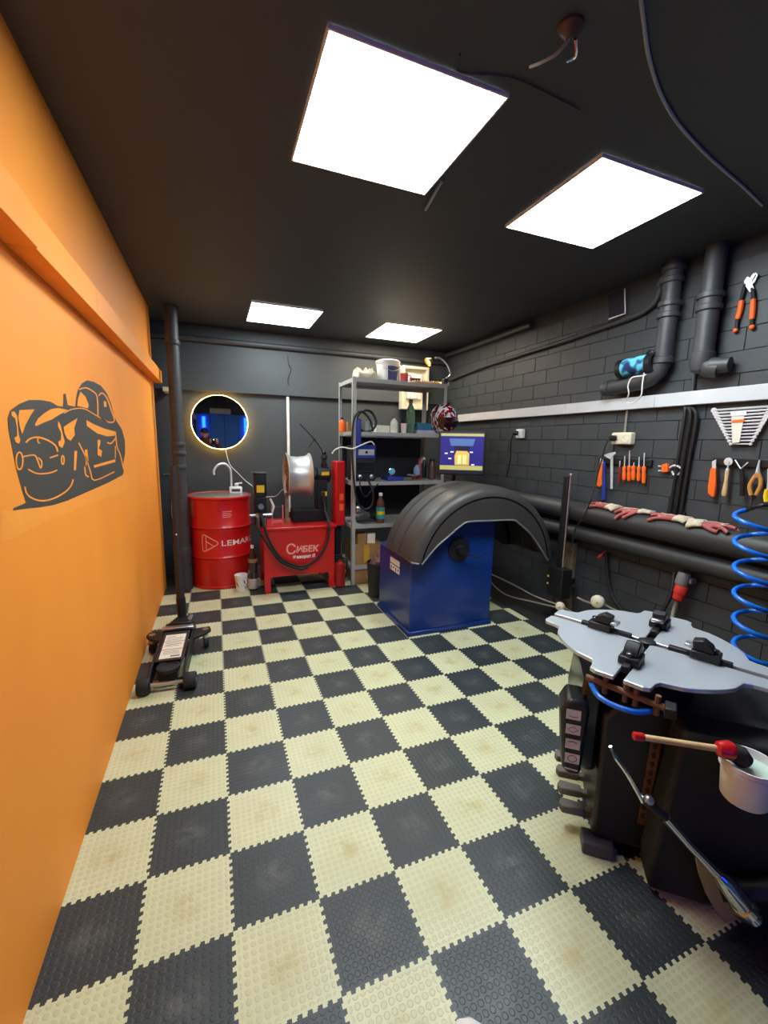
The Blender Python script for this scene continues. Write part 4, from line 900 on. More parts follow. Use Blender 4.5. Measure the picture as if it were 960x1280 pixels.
# vertical stack 1 with elbow and horizontal end
vx = 2.875
y1 = 0.600
def collar(t, x, y, z, r): mk('collar', MB().lathe([(r, -0.05), (r+0.012, -0.045), (r+0.012, -0.02), (r+0.004, -0.015), (r+0.004, 0.015), (r+0.014, 0.02), (r+0.014, 0.045), (r, 0.05)], (x, y, z), seg=24), M_DPIPE, t)
v1 = T('drain_stack', 'dark painted drain pipe dropping from the ceiling and bending along the wall', 'pipe', (vx, y1, 1.77))
el = [(vx, y1, H-0.001), (vx, y1, 2.2), (vx, y1, 1.93), (vx, y1+0.02, 1.865), (vx, y1+0.07, 1.825), (vx, y1+0.14, 1.81), (vx, 0.99, 1.80), (vx, 1.0, 1.80)]
mk('pipe_run', MB().tube(el, 0.050, 24), M_DPIPE, v1)
collar(v1, vx, y1, 2.22, 0.050); collar(v1, vx, y1, 2.42, 0.050)
mk('end_cap', MB().lathe([(0.056, 0), (0.058, 0.01), (0.058, 0.04), (0.05, 0.06), (0.02, 0.07), (0, 0.07)], (vx, 0.955, 1.80), (0, 1, 0), 22), M_DPIPE, v1)
mk('elbow_socket', MB().lathe([(0.052, 0), (0.057, 0.003), (0.057, 0.035), (0.052, 0.04)], (vx, y1, 1.905), seg=24), M_DPIPE, v1)
# bent thin conduit
cp = [(2.925, 3.3, 2.10), PX(600, 460, x=2.925), PX(640, 447, x=2.925), PX(700, 428, x=2.925), PX(740, 414, x=2.925), PX(775, 402, x=2.925), PX(802, 391, x=2.92), PX(818, 378, x=2.91), PX(826, 360, x=2.90), (2.88, 0.69, 2.40), (2.878, 0.64, 2.45)]
cp = [Vector((2.925, 3.3, PX(555, 477, x=2.925).z))]+[Vector(q) for q in cp[1:]]
O('thin_pipe', MB().tube(spline(cp, 6), 0.017, 12), M_DPIPE, 'thin dark pipe rising along the block wall to the drain stack', 'pipe')
O('ceiling_conduit', MB().cyl((2.915, 3.4, 2.445), (2.915, 1.9, 2.445), 0.026, seg=12), M_DPIPE, 'dark pipe along the top of the block wall under the ceiling', 'pipe')
# vertical stack 2
y2 = 0.365
v2 = T('drain_stack', 'second dark drain pipe from the ceiling ending in an elbow into the wall', 'pipe', (vx, y2, 1.78))
el = [(vx, y2, H-0.001), (vx, y2, 2.2), (vx, y2, 1.92), (vx, y2-0.005, 1.87), (vx+0.01, y2-0.04, 1.84), (vx+0.02, y2-0.09, 1.83)]
mk('pipe_run', MB().tube(el, 0.052, 24), M_DPIPE, v2)
collar(v2, vx, y2, 2.20, 0.052)
mk('elbow', MB().lathe([(0.056, 0.03), (0.060, 0.025), (0.060, -0.03), (0.05, -0.07), (0.02, -0.085), (0, -0.086)], (vx, y2, 1.90), seg=24), M_DPIPE, v2)
mk('stub', MB().tube([(vx+0.005, y2-0.05, 1.85), (vx+0.02, y2-0.14, 1.845)], [0.045, 0.04], 18), M_DPIPE, v2)
O('riser_cable', MB().tube([(2.93, 0.435, H-0.001), (2.93, 0.435, 1.73)], 0.012, 10), M_DPIPE, 'dark vertical cable between the two drain pipes', 'cable')
for k, (yy, lb) in enumerate(((0.452, 'left of the three black cables dropping below the white trunking'), (0.418, 'middle of the three black cables dropping below the white trunking'), (0.384, 'right of the three black cables dropping below the white trunking'))):
    O('drop_cable', MB().tube(spline([(2.925, 0.46, 1.64), (2.92, yy, 1.58), (2.925, yy+0.01, 1.3), (2.93, yy+0.02, 1.0), (2.935, yy+0.03, 0.96)], 6), 0.010, 10), M_CABLE, lb, 'cable', 'black drop cables')

# ---- sockets
def wall_box(name, label, u, v, wy, hz, dx, cat='socket'):
    c = PX(u, v, x=XR-dx); return T(name, label, cat, (XR-0.003, c.y, c.z-hz/2)), c
t, c = wall_box('double_socket', 'cream double power socket on the block wall with a black plug', 776, 548, 0.16, 0.085, 0.05)
mk('housing', MB().box((XR-0.028, c.y, c.z), (0.05, 0.155, 0.082)), M_CREAM, t, bevel=0.008)
for dy in (0.04, -0.04): mk('outlet', MB().lathe([(0.028, 0.0), (0.029, 0.004), (0.022, 0.004), (0.021, 0.001), (0, 0.001)], (XR-0.053, c.y+dy, c.z), (-1, 0, 0), 22), M_CREAM, t)
pl = T('power_plug', 'black plug in the cream double socket with cable hanging to the floor', 'plug', (XR-0.058, c.y+0.04, c.z-0.018))
mk('plug_head', MB().lathe([(0.02, 0), (0.02, 0.03), (0.012, 0.045)], (XR-0.058, c.y+0.04, c.z), (-1, 0.2, 0), 16), M_BLACK, pl)
pts = [Vector((XR-0.10, c.y+0.05, c.z)), PX(757, 556, x=2.84), PX(752, 575, x=2.84), PX(745, 600, x=2.82), PX(738, 625, x=2.77), PX(730, 645, x=2.75), PX(720, 660, x=2.75), PX(714, 685, x=2.74)]
mk('cord', MB().tube(spline(pts, 6), 0.005, 8), M_CABLE, pl)
O('socket_conduit', MB().cyl((XR-0.012, c.y+0.005, c.z+0.04), (XR-0.012, c.y+0.005, 1.646), 0.008, seg=10), M_GREYC, 'short grey conduit from the trunking down to the double socket', 'conduit')
t, c = wall_box('wall_socket', 'small white wall socket near the monitor with black plug', 650, 542, 0.09, 0.085, 0.03)
mk('housing', MB().box((XR-0.025, c.y, c.z), (0.044, 0.085, 0.085)), M_WHITE, t, bevel=0.008)
mk('plug', MB().lathe([(0.02, 0), (0.02, 0.03), (0.01, 0.045)], (XR-0.048, c.y+0.015, c.z+0.005), (-1, 0.3, 0), 14), M_BLACK, t)
mk('cord', MB().tube(spline([(XR-0.09, c.y+0.03, c.z), (XR-0.08, c.y+0.06, c.z-0.1), (XR-0.03, c.y+0.12, c.z-0.25), (XR-0.03, c.y+0.16, c.z-0.42)], 6), 0.005, 8), M_CABLE, t)
# wire bracket near ceiling
a = PX(781, 361, x=2.93); b = PX(781.5, 392, x=2.93); c = PX(761, 399, x=2.90); d = PX(766, 386, x=2.92); e = PX(771, 366, x=2.93)
wbk = T('wire_bracket', 'white edged clear plate bracket near the top of the block wall', 'bracket', b)
mk('plate', MB().prism([(0, 0), (1, 0), (1, 1), (0, 1)], lambda u_, v_, h: (b.lerp(a, v_)+(c-b)*u_)+Vector((h, 0, 0)), 0.0, 0.003), mat('smoked_plate', (44, 46, 52), 0.2, var=0), wbk, smooth=0)
mk('edge', MB().tube([a, b, c], 0.005, 8), M_WHITE, wbk)
mk('hook', MB().tube(spline([e, e.lerp(d, 0.4)+Vector((0, -0.02, 0)), d+Vector((0, -0.015, 0)), d], 5), 0.006, 8), M_WHITE, wbk)

# ---- bluetooth speaker on the pipe
sc = PX(795, 459, x=2.83)
M_CAMO = D.materials.new('camouflage_blue'); M_CAMO.use_nodes = True
nt = M_CAMO.node_tree; bb_ = nt.nodes['Principled BSDF']; bb_.inputs['Roughness'].default_value = 0.6
tc = nt.nodes.new('ShaderNodeTexCoord'); no = nt.nodes.new('ShaderNodeTexNoise'); no.inputs['Scale'].default_value = 17; no.inputs['Detail'].default_value = 1
nt.links.new(tc.outputs['Object'], no.inputs['Vector']); ra = nt.nodes.new('ShaderNodeValToRGB'); ra.color_ramp.interpolation = 'CONSTANT'; cr = ra.color_ramp
cr.elements[0].color = lin((24, 40, 86)); cr.elements[1].position = 0.44; cr.elements[1].color = lin((44, 100, 140)); e_ = cr.elements.new(0.52); e_.color = lin((92, 180, 200))
nt.links.new(no.outputs['Fac'], ra.inputs['Fac']); nt.links.new(ra.outputs['Color'], bb_.inputs['Base Color'])
sp = T('portable_speaker', 'blue camouflage portable speaker lying on the drain pipe', 'speaker', (2.83, sc.y, 1.852))
ax = Vector((0, -1, 0.03)).normalized(); cc = Vector((2.84, sc.y, 1.852+0.060))
mk('grille', MB().lathe([(0.056, -0.095), (0.06, -0.08), (0.06, 0.08), (0.056, 0.095)], cc, ax, 28), M_CAMO, sp)
for s in (-1, 1):
    mk('end_cap', MB().lathe([(0.062, 0.085*s), (0.063, 0.122*s), (0.052, 0.128*s), (0.045, 0.116*s), (0, 0.116*s)], cc, ax, 24), M_BLACK, sp)
mk('carry_loop', MB().tube(spline([cc+ax*0.05+Vector((0, 0, 0.055)), cc+ax*0.08+Vector((-0.01, 0, 0.075)), cc+ax*0.11+Vector((-0.01, 0, 0.06)), cc+ax*0.12+Vector((0, 0, 0.0))], 5), 0.008, 8), M_BLACK, sp)
pts = [PX(808, 468, x=2.80), PX(802, 470, x=2.80), PX(790, 472, x=2.79), PX(785, 482, x=2.79), PX(786, 492, x=2.80), PX(783, 502, x=2.83), PX(792, 503, x=2.83), PX(801, 495, x=2.80), PX(803, 480, x=2.80), PX(805, 466, x=2.80)]
O('charging_cable', MB().tube(spline(pts, 6), 0.004, 8), M_WHITE, 'white cord looped from the camouflage speaker over the trunking', 'cord')

# ---- slip joint pliers on the wall
wx = XR-0.016
def WP(u, v, x=wx): return PX(u, v, x=x)
def wmb(pts, r, seg=10, x=wx): return MB().tube(spline([WP(u, v, x) for u, v in pts], 5), r, seg)
def flatx(poly, x0=XR-0.022, x1=XR-0.012):
    """thin plate parallel to the right wall, outline given on the wall"""
    P_ = [WP(u, v) for u, v in poly]; n = len(P_)
    vs = [Vector((x0, p.y, p.z)) for p in P_]+[Vector((x1, p.y, p.z)) for p in P_]
    return MB().add(vs, [tuple(range(n)), tuple(reversed(range(n, 2*n)))]+[(i, (i+1) % n, n+(i+1) % n, n+i) for i in range(n)])
t = T('slip_joint_pliers', 'large slip joint pliers with orange grips hanging high on the wall', 'pliers', WP(930, 413))
mk('jaw', flatx([(931, 352), (935, 346), (940, 349), (945, 341), (948, 343), (944, 352), (941, 356), (943, 361), (938, 365), (933, 358)]), M_SATIN, t, smooth=0)
mk('jaw', flatx([(938, 350), (944, 342), (946, 344), (941, 352)], XR-0.030, XR-0.021), M_SATIN, t, smooth=0)
mk('arm', wmb([(932, 355), (929, 366), (926, 377)], 0.009), M_BLKM, t)
mk('arm', wmb([(940, 360), (942, 367), (942, 376)], 0.009), M_BLKM, t)
mk('grip', wmb([(927, 376), (925, 388), (922, 399)], [0.013]*10+[0.011]), M_ORG, t)
mk('grip', wmb([(942, 374), (941, 388), (940, 399)], [0.013]*10+[0.011]), M_ORG, t)
mk('grip_tail', wmb([(922, 399), (920.5, 412)], 0.009), M_BLKM, t); mk('grip_tail', wmb([(940, 399), (940, 409)], 0.009), M_BLKM, t)
mk('grip_tip', MB().ball(WP(919.5, 413), 0.014), M_ORG, t); mk('grip_tip', MB().ball(WP(940, 409), 0.014), M_ORG, t)

# ---- wrench set
t = T('wrench_rack', 'black trapezoid rack with paper label and combination wrenches', 'wrench rack', WP(930, 556))
mk('rack_plate', flatx([(906, 513), (957, 509), (937, 557), (917, 557)], XR-0.012, XR-0.007), M_BLACK, t, smooth=0)
mk('paper_label', flatx([(917, 521), (933, 520), (927, 553), (918, 554)], XR-0.036, XR-0.033), M_PAPER, t, smooth=0)
mk('brand_tab', flatx([(916, 515), (936, 513.5), (936, 519), (916, 520.5)], XR-0.036, XR-0.033), M_WHITE, t, smooth=0)
mk('orange_stripe', flatx([(918, 525.5), (934, 524), (933.5, 527.5), (918, 529)], XR-0.0385, XR-0.0365), M_ORG, t, smooth=0)
gl = []
for k in range(12):
    f = k/11; v0 = 513+42*f; ul = 894+21*f; ur = 967-27*f
    v1 = v0-5*(1-f)
    p0, p1 = WP(ul, v0), WP(ur, v1)
    g = MB().tube([p0, p1], 0.0060-0.002*f, 6)
    r = 0.0145-0.0065*f
    g.lathe([(r*0.5, -0.004), (r, -0.003), (r, 0.003), (r*0.5, 0.004)], p0, (1, 0, 0), 10); g.lathe([(r*0.5, -0.004), (r*1.1, -0.003), (r*1.1, 0.003), (r*0.5, 0.004)], p1, (1, 0, 0), 6)
    pos = ['topmost and longest', 'second', 'third', 'fourth', 'fifth', 'sixth', 'seventh', 'eighth', 'ninth', 'tenth', 'eleventh', 'lowest and shortest'][k]
    O('combination_wrench', g.xf(Matrix.Translation((-0.012, 0, 0))), M_SATIN, pos+' chrome wrench'+('' if k in (0, 11) else ' from the top')+' in the black wall rack', 'wrench', 'wrenches in the wall rack')

# ---- magnetic bars
def bar(label, u0, v0, u1, v1):
    a, b = WP(u0, v0), WP(u1, v1)
    z_ = (a.z+b.z)/2
    return O('magnetic_bar', MB().bb(XR-0.022, XR-0.004, b.y, a.y, z_-0.022, z_+0.022), M_BLKM, label, 'tool bar', bevel=0.003)
bar('black magnetic tool bar holding the screwdrivers', 748, 576, 815, 579)
bar('black magnetic tool bar holding knife, cutter and pliers', 891, 578, 975, 579)
# screwdrivers
sd = [(774, 576, 583, 604, 0.007, M_REDD), (780, 570, 583, 600, 0.013, M_ORG), (786, 563, 582, 601, 0.012, M_ORG), (791.5, 578, 582, 600, 0.014, M_ORG), (798, 571, 583, 601, 0.012, M_ORG), (804.5, 566, 583, 604, 0.013, M_ORG)]
nm = ['slim red handled screwdriver, leftmost in the row', 'orange screwdriver with short shaft, second in the row', 'orange screwdriver with the longest shaft, third in the row', 'thick orange stubby screwdriver in the middle of the row', 'orange screwdriver second from the right end of the row', 'orange and red screwdriver at the right end of the row']
for (u, vt, vh, vb, r, m), lb in zip(sd, nm):
    x = XR-0.038; t = T('screwdriver', lb, 'screwdriver', WP(u, vb, x), 0, 'screwdrivers on the magnetic bar')
    a, b, c = WP(u+1, vt, x), WP(u+0.5, vh, x), WP(u, vb, x)
    mk('shaft', MB().cyl(a, b, 0.0035, seg=8), M_SATIN, t)
    L_ = (c-b).length; d_ = (c-b).normalized()
    mk('handle', MB().lathe([(r*0.7, 0), (r, 0.006), (r, L_*0.2), (r*0.75, L_*0.32), (r, L_*0.5), (r, L_*0.85), (r*0.7, L_)], b, d_, 10), m, t)
# scraper, blue rule, calliper
t = T('snap_knife', 'orange scraper knife at the left end of the screwdriver bar', 'knife', WP(753, 608))
mk('grip', flatx([(749, 607), (753, 579), (756, 579), (755, 594), (755.5, 606), (753, 609)], XR-0.042, XR-0.028), M_ORG, t, bevel=0.003)
mk('blade', flatx([(752, 580), (753, 573), (756, 573), (756, 580)], XR-0.037, XR-0.033), M_SATIN, t, smooth=0)
O('blue_file', flatx([(756.5, 577), (759, 577), (759, 625), (754, 625)], XR-0.040, XR-0.025), M_NAVY, 'long dark blue tool hanging beside the orange scraper', 'tool', bevel=0.003)
t = T('vernier_calliper', 'steel vernier calliper hanging on the screwdriver bar', 'calliper', WP(767, 611))
mk('beam', flatx([(765.5, 567), (768.5, 567), (768, 611), (765.5, 611)], XR-0.036, XR-0.030), M_SATIN, t, smooth=0)
mk('jaws', flatx([(758, 569), (763, 567), (766, 566), (772, 565), (773, 567), (769, 570), (766, 574), (762, 572)], XR-0.042, XR-0.036), M_SATIN, t, smooth=0)
# small orange cutter with chrome clamp
t = T('pipe_cutter', 'small orange and chrome cutter fixed alone on the wall', 'tool', WP(838, 592))
mk('orange_block', flatx([(829, 581), (836, 579), (837, 590), (829, 590.5)], XR-0.035, XR-0.008), M_ORG, t, bevel=0.004)
mk('prong', MB().tube([WP(829, 583, XR-0.02), WP(823, 582.5, XR-0.02)], 0.004, 8), M_SATIN, t); mk('prong', MB().tube([WP(829, 588, XR-0.02), WP(823, 588.5, XR-0.02)], 0.004, 8), M_SATIN, t)
mk('chrome_clamp', MB().tube(spline([WP(837, 585, XR-0.02), WP(842, 582, XR-0.025), WP(848, 583, XR-0.03), WP(852, 587, XR-0.025), WP(849, 592, XR-0.02), WP(843, 594, XR-0.02), WP(840, 589, XR-0.02)], 4), 0.006, 8), M_SATIN, t)
# right bar tools
t = T('utility_knife', 'orange utility knife on the right tool bar', 'knife', WP(893, 622))
mk('grip', flatx([(892, 585), (898.5, 585), (898.5, 606), (897, 620), (894.5, 622), (888.5, 617), (888.5, 608)], XR-0.046, XR-0.026), M_ORG, t, bevel=0.005)
mk('blade', flatx([(893, 585), (893, 577), (898, 574), (898, 585)], XR-0.038, XR-0.034), M_SATIN, t, smooth=0)
t = T('seam_roller', 'wheel cutter with a pale turned wooden handle on the right tool bar', 'hand tool', WP(906, 619))
a, b = WP(909.5, 588, XR-0.04), WP(905.5, 620, XR-0.04); L_ = (b-a).length
mk('handle', MB().lathe([(0.010, 0), (0.011, L_*0.1), (0.009, L_*0.35), (0.013, L_*0.7), (0.015, L_*0.9), (0.011, L_)], a, (b-a), 14), M_WOOD, t)
mk('ferrule', MB().lathe([(0.008, -0.012), (0.010, 0.0), (0.010, 0.006)], a, (b-a), 12), M_SATIN, t)
mk('wheel', MB().lathe([(0.004, -0.005), (0.022, -0.002), (0.022, 0.002), (0.004, 0.005)], WP(910.5, 577, XR-0.04), (1, 0, 0), 22), M_SATIN, t)
mk('fork', MB().cyl(WP(910.5, 577, XR-0.047), WP(909.5, 587, XR-0.043), 0.004, seg=8), M_SATIN, t)
t = T('black_punch', 'black handled tool with a forked steel head on the right tool bar', 'hand tool', WP(928, 619))
mk('handle', wmb([(927, 586), (928, 600), (927.5, 620)], 0.011, x=XR-0.036), M_BLACK, t)
mk('fork_head', MB().tube([WP(919, 575, XR-0.03), WP(926, 586, XR-0.034), WP(935, 578, XR-0.03)], 0.0035, 8), M_SATIN, t)
t = T('long_nose_pliers', 'long nose pliers with tan grips on the right tool bar', 'pliers', WP(944, 620))
mk('nose', MB().tube([WP(949.5, 575, XR-0.034), WP(948, 584, XR-0.034), WP(947, 593, XR-0.034)], [0.003, 0.007, 0.011], 10), M_SATIN, t)
M_TAN = mat('tan_grip', (196, 140, 70), 0.5)
mk('grip', wmb([(946, 593), (941, 600), (937, 608), (939, 619)], 0.010, x=XR-0.034), M_TAN, t)
mk('grip', wmb([(948, 593), (951, 600), (950, 609), (945, 619)], 0.010, x=XR-0.034), M_TAN, t)
mk('pivot', MB().cyl(WP(947, 594, XR-0.046), WP(947, 594, XR-0.024), 0.013, seg=14), M_TAN, t)
t = T('yellow_tool', 'yellow and orange gripped tool cut by the right edge of the photo', 'hand tool', WP(959, 627))
mk('grip', wmb([(960, 612), (958, 620), (959, 627)], 0.013, x=XR-0.034), M_YEL, t)
mk('shaft', wmb([(961, 586), (961, 600), (960, 612)], 0.006, x=XR-0.034), M_SATIN, t)

# ---- gloves on the upper pipe
def glove(label, u, v, ang, fl=1, spread=1.0):
    P0 = PX(u, v, x=2.83)
    cz = 0.872+0.033*(P0.y+1.5)/4.9
    t = T('work_glove', label, 'glove', (2.85, P0.y, cz+0.070), 0, 'work gloves on the pipe')
    m = MB(); R_ = 0.072
    def S_(a, b, h):     # a: along pipe (towards camera = -y), b: around pipe towards room
        an = b/R_; r = R_+h
        return Vector((2.85-r*math.sin(an), P0.y-a, cz+r*math.cos(an)))
    ca, sa = math.cos(ang), math.sin(ang)
    def L(a, b, h): return S_(a*ca-b*sa, a*sa+b*ca, h)
    def chain(ps, r): m.tube(spline([L(*p) for p in ps], 4), r, 8)
    # palm as several fat chains, then fingers (a positive = fingertips)
    for b in (-0.030, -0.010, 0.010, 0.030): chain([(-0.05, b*0.8, 0.012), (0.0, b, 0.016), (0.05, b*1.1, 0.014)], 0.0145)
    fing = [(-0.034, 0.075), (-0.012, 0.088), (0.011, 0.085), (0.033, 0.068)]
    for i, (b, ln) in enumerate(fing):
        k = b*spread
        chain([(0.03, b, 0.014), (0.03+ln*0.5, b+k*0.5, 0.016+0.006*(i % 2)), (0.03+ln, b+k*1.1, 0.010)], 0.0115)
    chain([(-0.02, 0.035*fl, 0.014), (0.02, 0.062*fl, 0.014), (0.05, 0.072*fl, 0.010)], 0.0115)
    g = mk('palm', m, M_PINK, t, smooth=180)
    r_ = g.modifiers.new('remesh', 'REMESH'); r_.mode = 'VOXEL'; r_.voxel_size = 0.0045; r_.use_smooth_shade = True
    cuff = MB()
    rs = []
    for a, hb, hh in ((-0.035, 0.042, 0.034), (-0.06, 0.036, 0.032), (-0.085, 0.038, 0.03), (-0.11, 0.045, 0.034)):
        rs.append([L(a+0.006*math.sin(3*k), hb*math.cos(2*PI*k/14), 0.017+hh*0.5*math.sin(2*PI*k/14)+0.003*math.sin(k*2.3)) for k in range(14)])
    cuff.rings(rs, True)
    mk('knit_cuff', cuff, M_KNIT, t, smooth=180)
    back = MB(); vs = []
    for i in range(7):
        for j in range(5):
            a = -0.05+0.12*i/6; b = -0.03+0.06*j/4
            vs.append(L(a, b, 0.030-0.004*abs(j-2)+0.002*math.sin(i*2+j)))
    back.add(vs, [(i*5+j, i*5+j+1, (i+1)*5+j+1, (i+1)*5+j) for i in range(6) for j in range(4)])
    bo = mk('knit_back', back, M_KNIT, t, smooth=180); so = bo.modifiers.new('s', 'SOLIDIFY'); so.thickness = 0.004
glove('dirty pink work glove at the far left on the pipe, fingers to the left', 755, 634, PI+0.15, 1)
glove('work glove with curled cream cuff, second from left on the pipe', 792, 637, PI-0.25, -1)
glove('pink work glove with its palm up, third from left on the pipe', 838, 642, PI+0.05, 1)
glove('brown stained glove nearest the blue hose on the pipe', 888, 653, -0.25, 1, 1.3)

# ---- red industrial plug under pipe
a = PX(857, 712, x=2.88); b = PX(852, 735, x=2.86)
t = T('industrial_plug', 'red and grey industrial power plug hanging under the lower pipe', 'plug', (b.x, b.y, b.z-0.09))
mk('grey_socket', MB().lathe([(0.03, 0.0), (0.036, -0.01), (0.038, -0.07), (0.034, -0.08)], (2.88, a.y, 0.645), (0.1, -0.1, 1), 20), mat('plug_grey', (120, 118, 120), 0.5), t)
c0 = Vector((2.875, a.y+0.005, 0.545)); d0 = Vector((-0.12, 0.12, -1)).normalized()
mk('red_body', MB().lathe([(0.032, -0.02), (0.038, -0.01), (0.038, 0.03), (0.034, 0.035), (0.034, 0.07), (0.026, 0.08), (0.013, 0.09)], c0, d0, 16), mat('plug_red', (196, 44, 34), 0.45), t)
mk('lever_tab', MB().box((2.90, a.y-0.03, 0.60), (0.05, 0.03, 0.03)), M_GREYC, t, bevel=0.003)
mk('lead', MB().tube(spline([c0+d0*0.085, c0+d0*0.15, c0+Vector((-0.05, 0.0, -0.26)), c0+Vector((-0.10, -0.05, -0.42))], 6), 0.011, 8), M_GREYC, t)
# small screw eye between pipes
O('wall_cable', MB().tube(spline([PX(855, 640, x=2.935), PX(856, 655, x=2.935), PX(857, 690, x=2.935), PX(857, 705, x=2.90)], 4), 0.009, 8), M_CABLE, 'black cable between the two pipes above the red plug', 'cable')

# ---- blue coil hose
ct = PD(941, 640, 1.98); cb = PD(939, 832, 1.98)
pts = []
turns = 5.9; N_ = int(turns*24)
for k in range(N_+1):
    f = k/N_; an = 2*PI*turns*f+1.2
    c = ct.lerp(cb, f)
    pts.append(c+_r0*(0.066*math.cos(an))+Vector((_fwd.x, _fwd.y, 0)).normalized()*(0.066*math.sin(an)))
pre = [Vector((2.935, -0.32, 1.12)), Vector((2.90, -0.20, 1.14)), PD(975, 632, 1.95), PD(952, 632, 1.93)]
O('coil_hose', MB().tube(pts, 0.011, 10), M_HOSEB, 'bright blue coiled air hose hanging in front of the block wall', 'hose', smooth=180)
O('hose_lead', MB().tube(spline(pre+[pts[0]], 6), 0.009, 10), M_CABLE, 'black hose end feeding the blue coiled hose', 'hose')

# ---- ceiling clutter
c = PX(712, 48, z=H-0.03)
t = T('ceiling_rose', 'brownish remains of a ceiling lamp holder with dangling wire', 'lamp holder', (c.x, c.y, H-0.05))
mk('base', MB().lathe([(0.034, 0), (0.034, -0.008), (0.02, -0.022), (0.010, -0.03)], (c.x, c.y, H-0.0005), seg=18), mat('burnt_brown', (74, 52, 46), 0.5, var=0.4, vscale=40), t)
mk('wire', MB().tube(spline([(c.x, c.y, H-0.03), (c.x-0.02, c.y+0.02, H-0.055), (c.x-0.04, c.y+0.05, H-0.06), (c.x-0.055, c.y+0.09, H-0.05)], 5), 0.004, 8), M_GREYC, t)
mk('clip', MB().tube(spline([(c.x+0.02, c.y, H-0.025), (c.x+0.045, c.y+0.02, H-0.04), (c.x+0.03, c.y+0.04, H-0.045)], 4), 0.005, 8), M_CHROME, t)
pts = [PX(u, v, z=H-0.007) for u, v in ((797, -40), (805, 30), (812, 75), (828, 122), (852, 160), (890, 200), (925, 230), (953, 257))]
O('ceiling_cable', MB().tube(spline(pts, 6), 0.0055, 8), mat('ceiling_cable_grey', (150, 158, 170), 0.5), 'grey cable clipped across the ceiling on the right', 'cable')
pts = [PX(u, v, z=H-0.006) for u, v in ((575, 68), (571, 86), (585, 92), (640, 98), (690, 120), (725, 138))]
O('ceiling_cable', MB().tube(spline(pts, 6), 0.003, 8), M_DPIPE, 'thin dark wire on the ceiling between the two near panels', 'wire')
a = PX(553, 225, z=H-0.008); b = PX(532, 262, z=H-0.008)
O('ceiling_cable', MB().tube([a, b], 0.008, 8), M_STEEL, 'short bright metal strip at the corner of the nearest ceiling panel', 'strip')

# ================================================================== TYRE CHANGER
TCX, TCY, TROT = 1.67, -0.355, math.radians(140)
tcg = T('tyre_changer', 'black tyre changer with a steel clamping turntable at the right', 'machine', (TCX, TCY, 0), TROT)
tcF = Vector((math.cos(TROT), math.sin(TROT), 0)); tcS = Vector((-math.sin(TROT), math.cos(TROT), 0)); tcO = Vector((TCX, TCY, 0))
def PW(u, v, w_):
    d = ray(u, v); t_ = (w_-(CAM-tcO).dot(tcS))/d.dot(tcS); return CAM+d*t_
def TC(name, mb, m, parent=None, **k): return mk(name, mb, m, parent or tcg, local=True, **k)
M_TBODY = mat('tyre_changer_black', (30, 28, 28), 0.45, var=0.15, vscale=6)
body = [(0.15, 0.045), (0.15, 0.50), (0.10, 0.56), (-0.75, 0.56), (-0.75, 0.045)]
TC('body', MB().prism(body, lambda a, b, h: Vector((a, h, b)), -0.20, 0.205), M_TBODY, bevel=0.012)
for (a, b) in ((0.13, 0.19), (0.13, -0.19), (-0.72, 0.19), (-0.72, -0.19)):
    TC('foot', MB().bb(a-0.05, a+0.05, b-0.05 if b < 0 else b-0.02, b+0.02 if b < 0 else b+0.05, 0, 0.045), mat('foot_grey', (70, 72, 78), 0.55), bevel=0.006)
# bulged front cover with sticker console
TC('front_cover', MB().prism([(0.15, 0.27), (0.15, 0.62), (0.185, 0.63), (0.215, 0.60), (0.23, 0.45), (0.215, 0.29), (0.19, 0.26)], lambda a, b, h: Vector((a, h, b)), -0.14, 0.175), M_BLKG, bevel=0.02, seg=3)
TC('pedal_console', MB().prism([(0.205, 0.275), (0.195, 0.52), (0.215, 0.545), (0.265, 0.545), (0.285, 0.50), (0.265, 0.29), (0.245, 0.265)], lambda a, b, h: Vector((a, h, b)), 0.10, 0.215), M_BLACK, bevel=0.012)
for k in range(4):
    zc = 0.495-k*0.054; xo = 0.006*k
    stf = lambda a, b, h, zc=zc, xo=xo: Vector((0.245-xo*0.5+a, 0.2158+h, zc+b))
    stk = TC('symbol_sticker', MB().prism([(-0.023, -0.018), (0.023, -0.018), (0.023, 0.018), (-0.023, 0.018)], stf, 0.0, 0.001), M_WHITE, smooth=0)
    g = MB()
    if k == 0: ribbon(g, [(-0.014, -0.005), (0, -0.009), (0.014, -0.005)], 0.003, stf, h=0.0014)
    elif k == 1: ribbon(g, [(-0.016, 0), (0, 0.011), (0.016, 0), (0, -0.011)], 0.003, stf, True, h=0.0014)
    elif k == 2: ribbon(g, [(-0.015, 0.006), (0.0, 0.010), (0.015, 0.006)], 0.004, stf, h=0.0014); 
    else: ribbon(g, [(0.014*math.cos(a*PI/6), 0.012*math.sin(a*PI/6)) for a in range(12)], 0.003, stf, True, h=0.0014)
    mk('symbol', g, mat('grey_print', (120, 110, 106)), stk, smooth=0, recalc=False, local=True)
TC('white_stroke', MB().prism([(0.215, 0.288), (0.258, 0.290), (0.258, 0.295), (0.215, 0.293)], lambda a, b, h: Vector((a, h, b)), 0.2152, 0.2165), M_WHITE, smooth=0)
for k in range(4):
    w_ = -0.118+k*0.088
    TC('pedal', MB().bb(0.14, 0.175, w_-0.012, w_+0.012, 0.07, 0.095).prism([(0.17, w_-0.018), (0.245, w_-0.022), (0.255, w_), (0.245, w_+0.022), (0.17, w_+0.018)], lambda a, b, h: Vector((a, b, h)), 0.072, 0.102), mat('pedal_grey', (112, 108, 100), 0.55, 0.3), bevel=0.005)
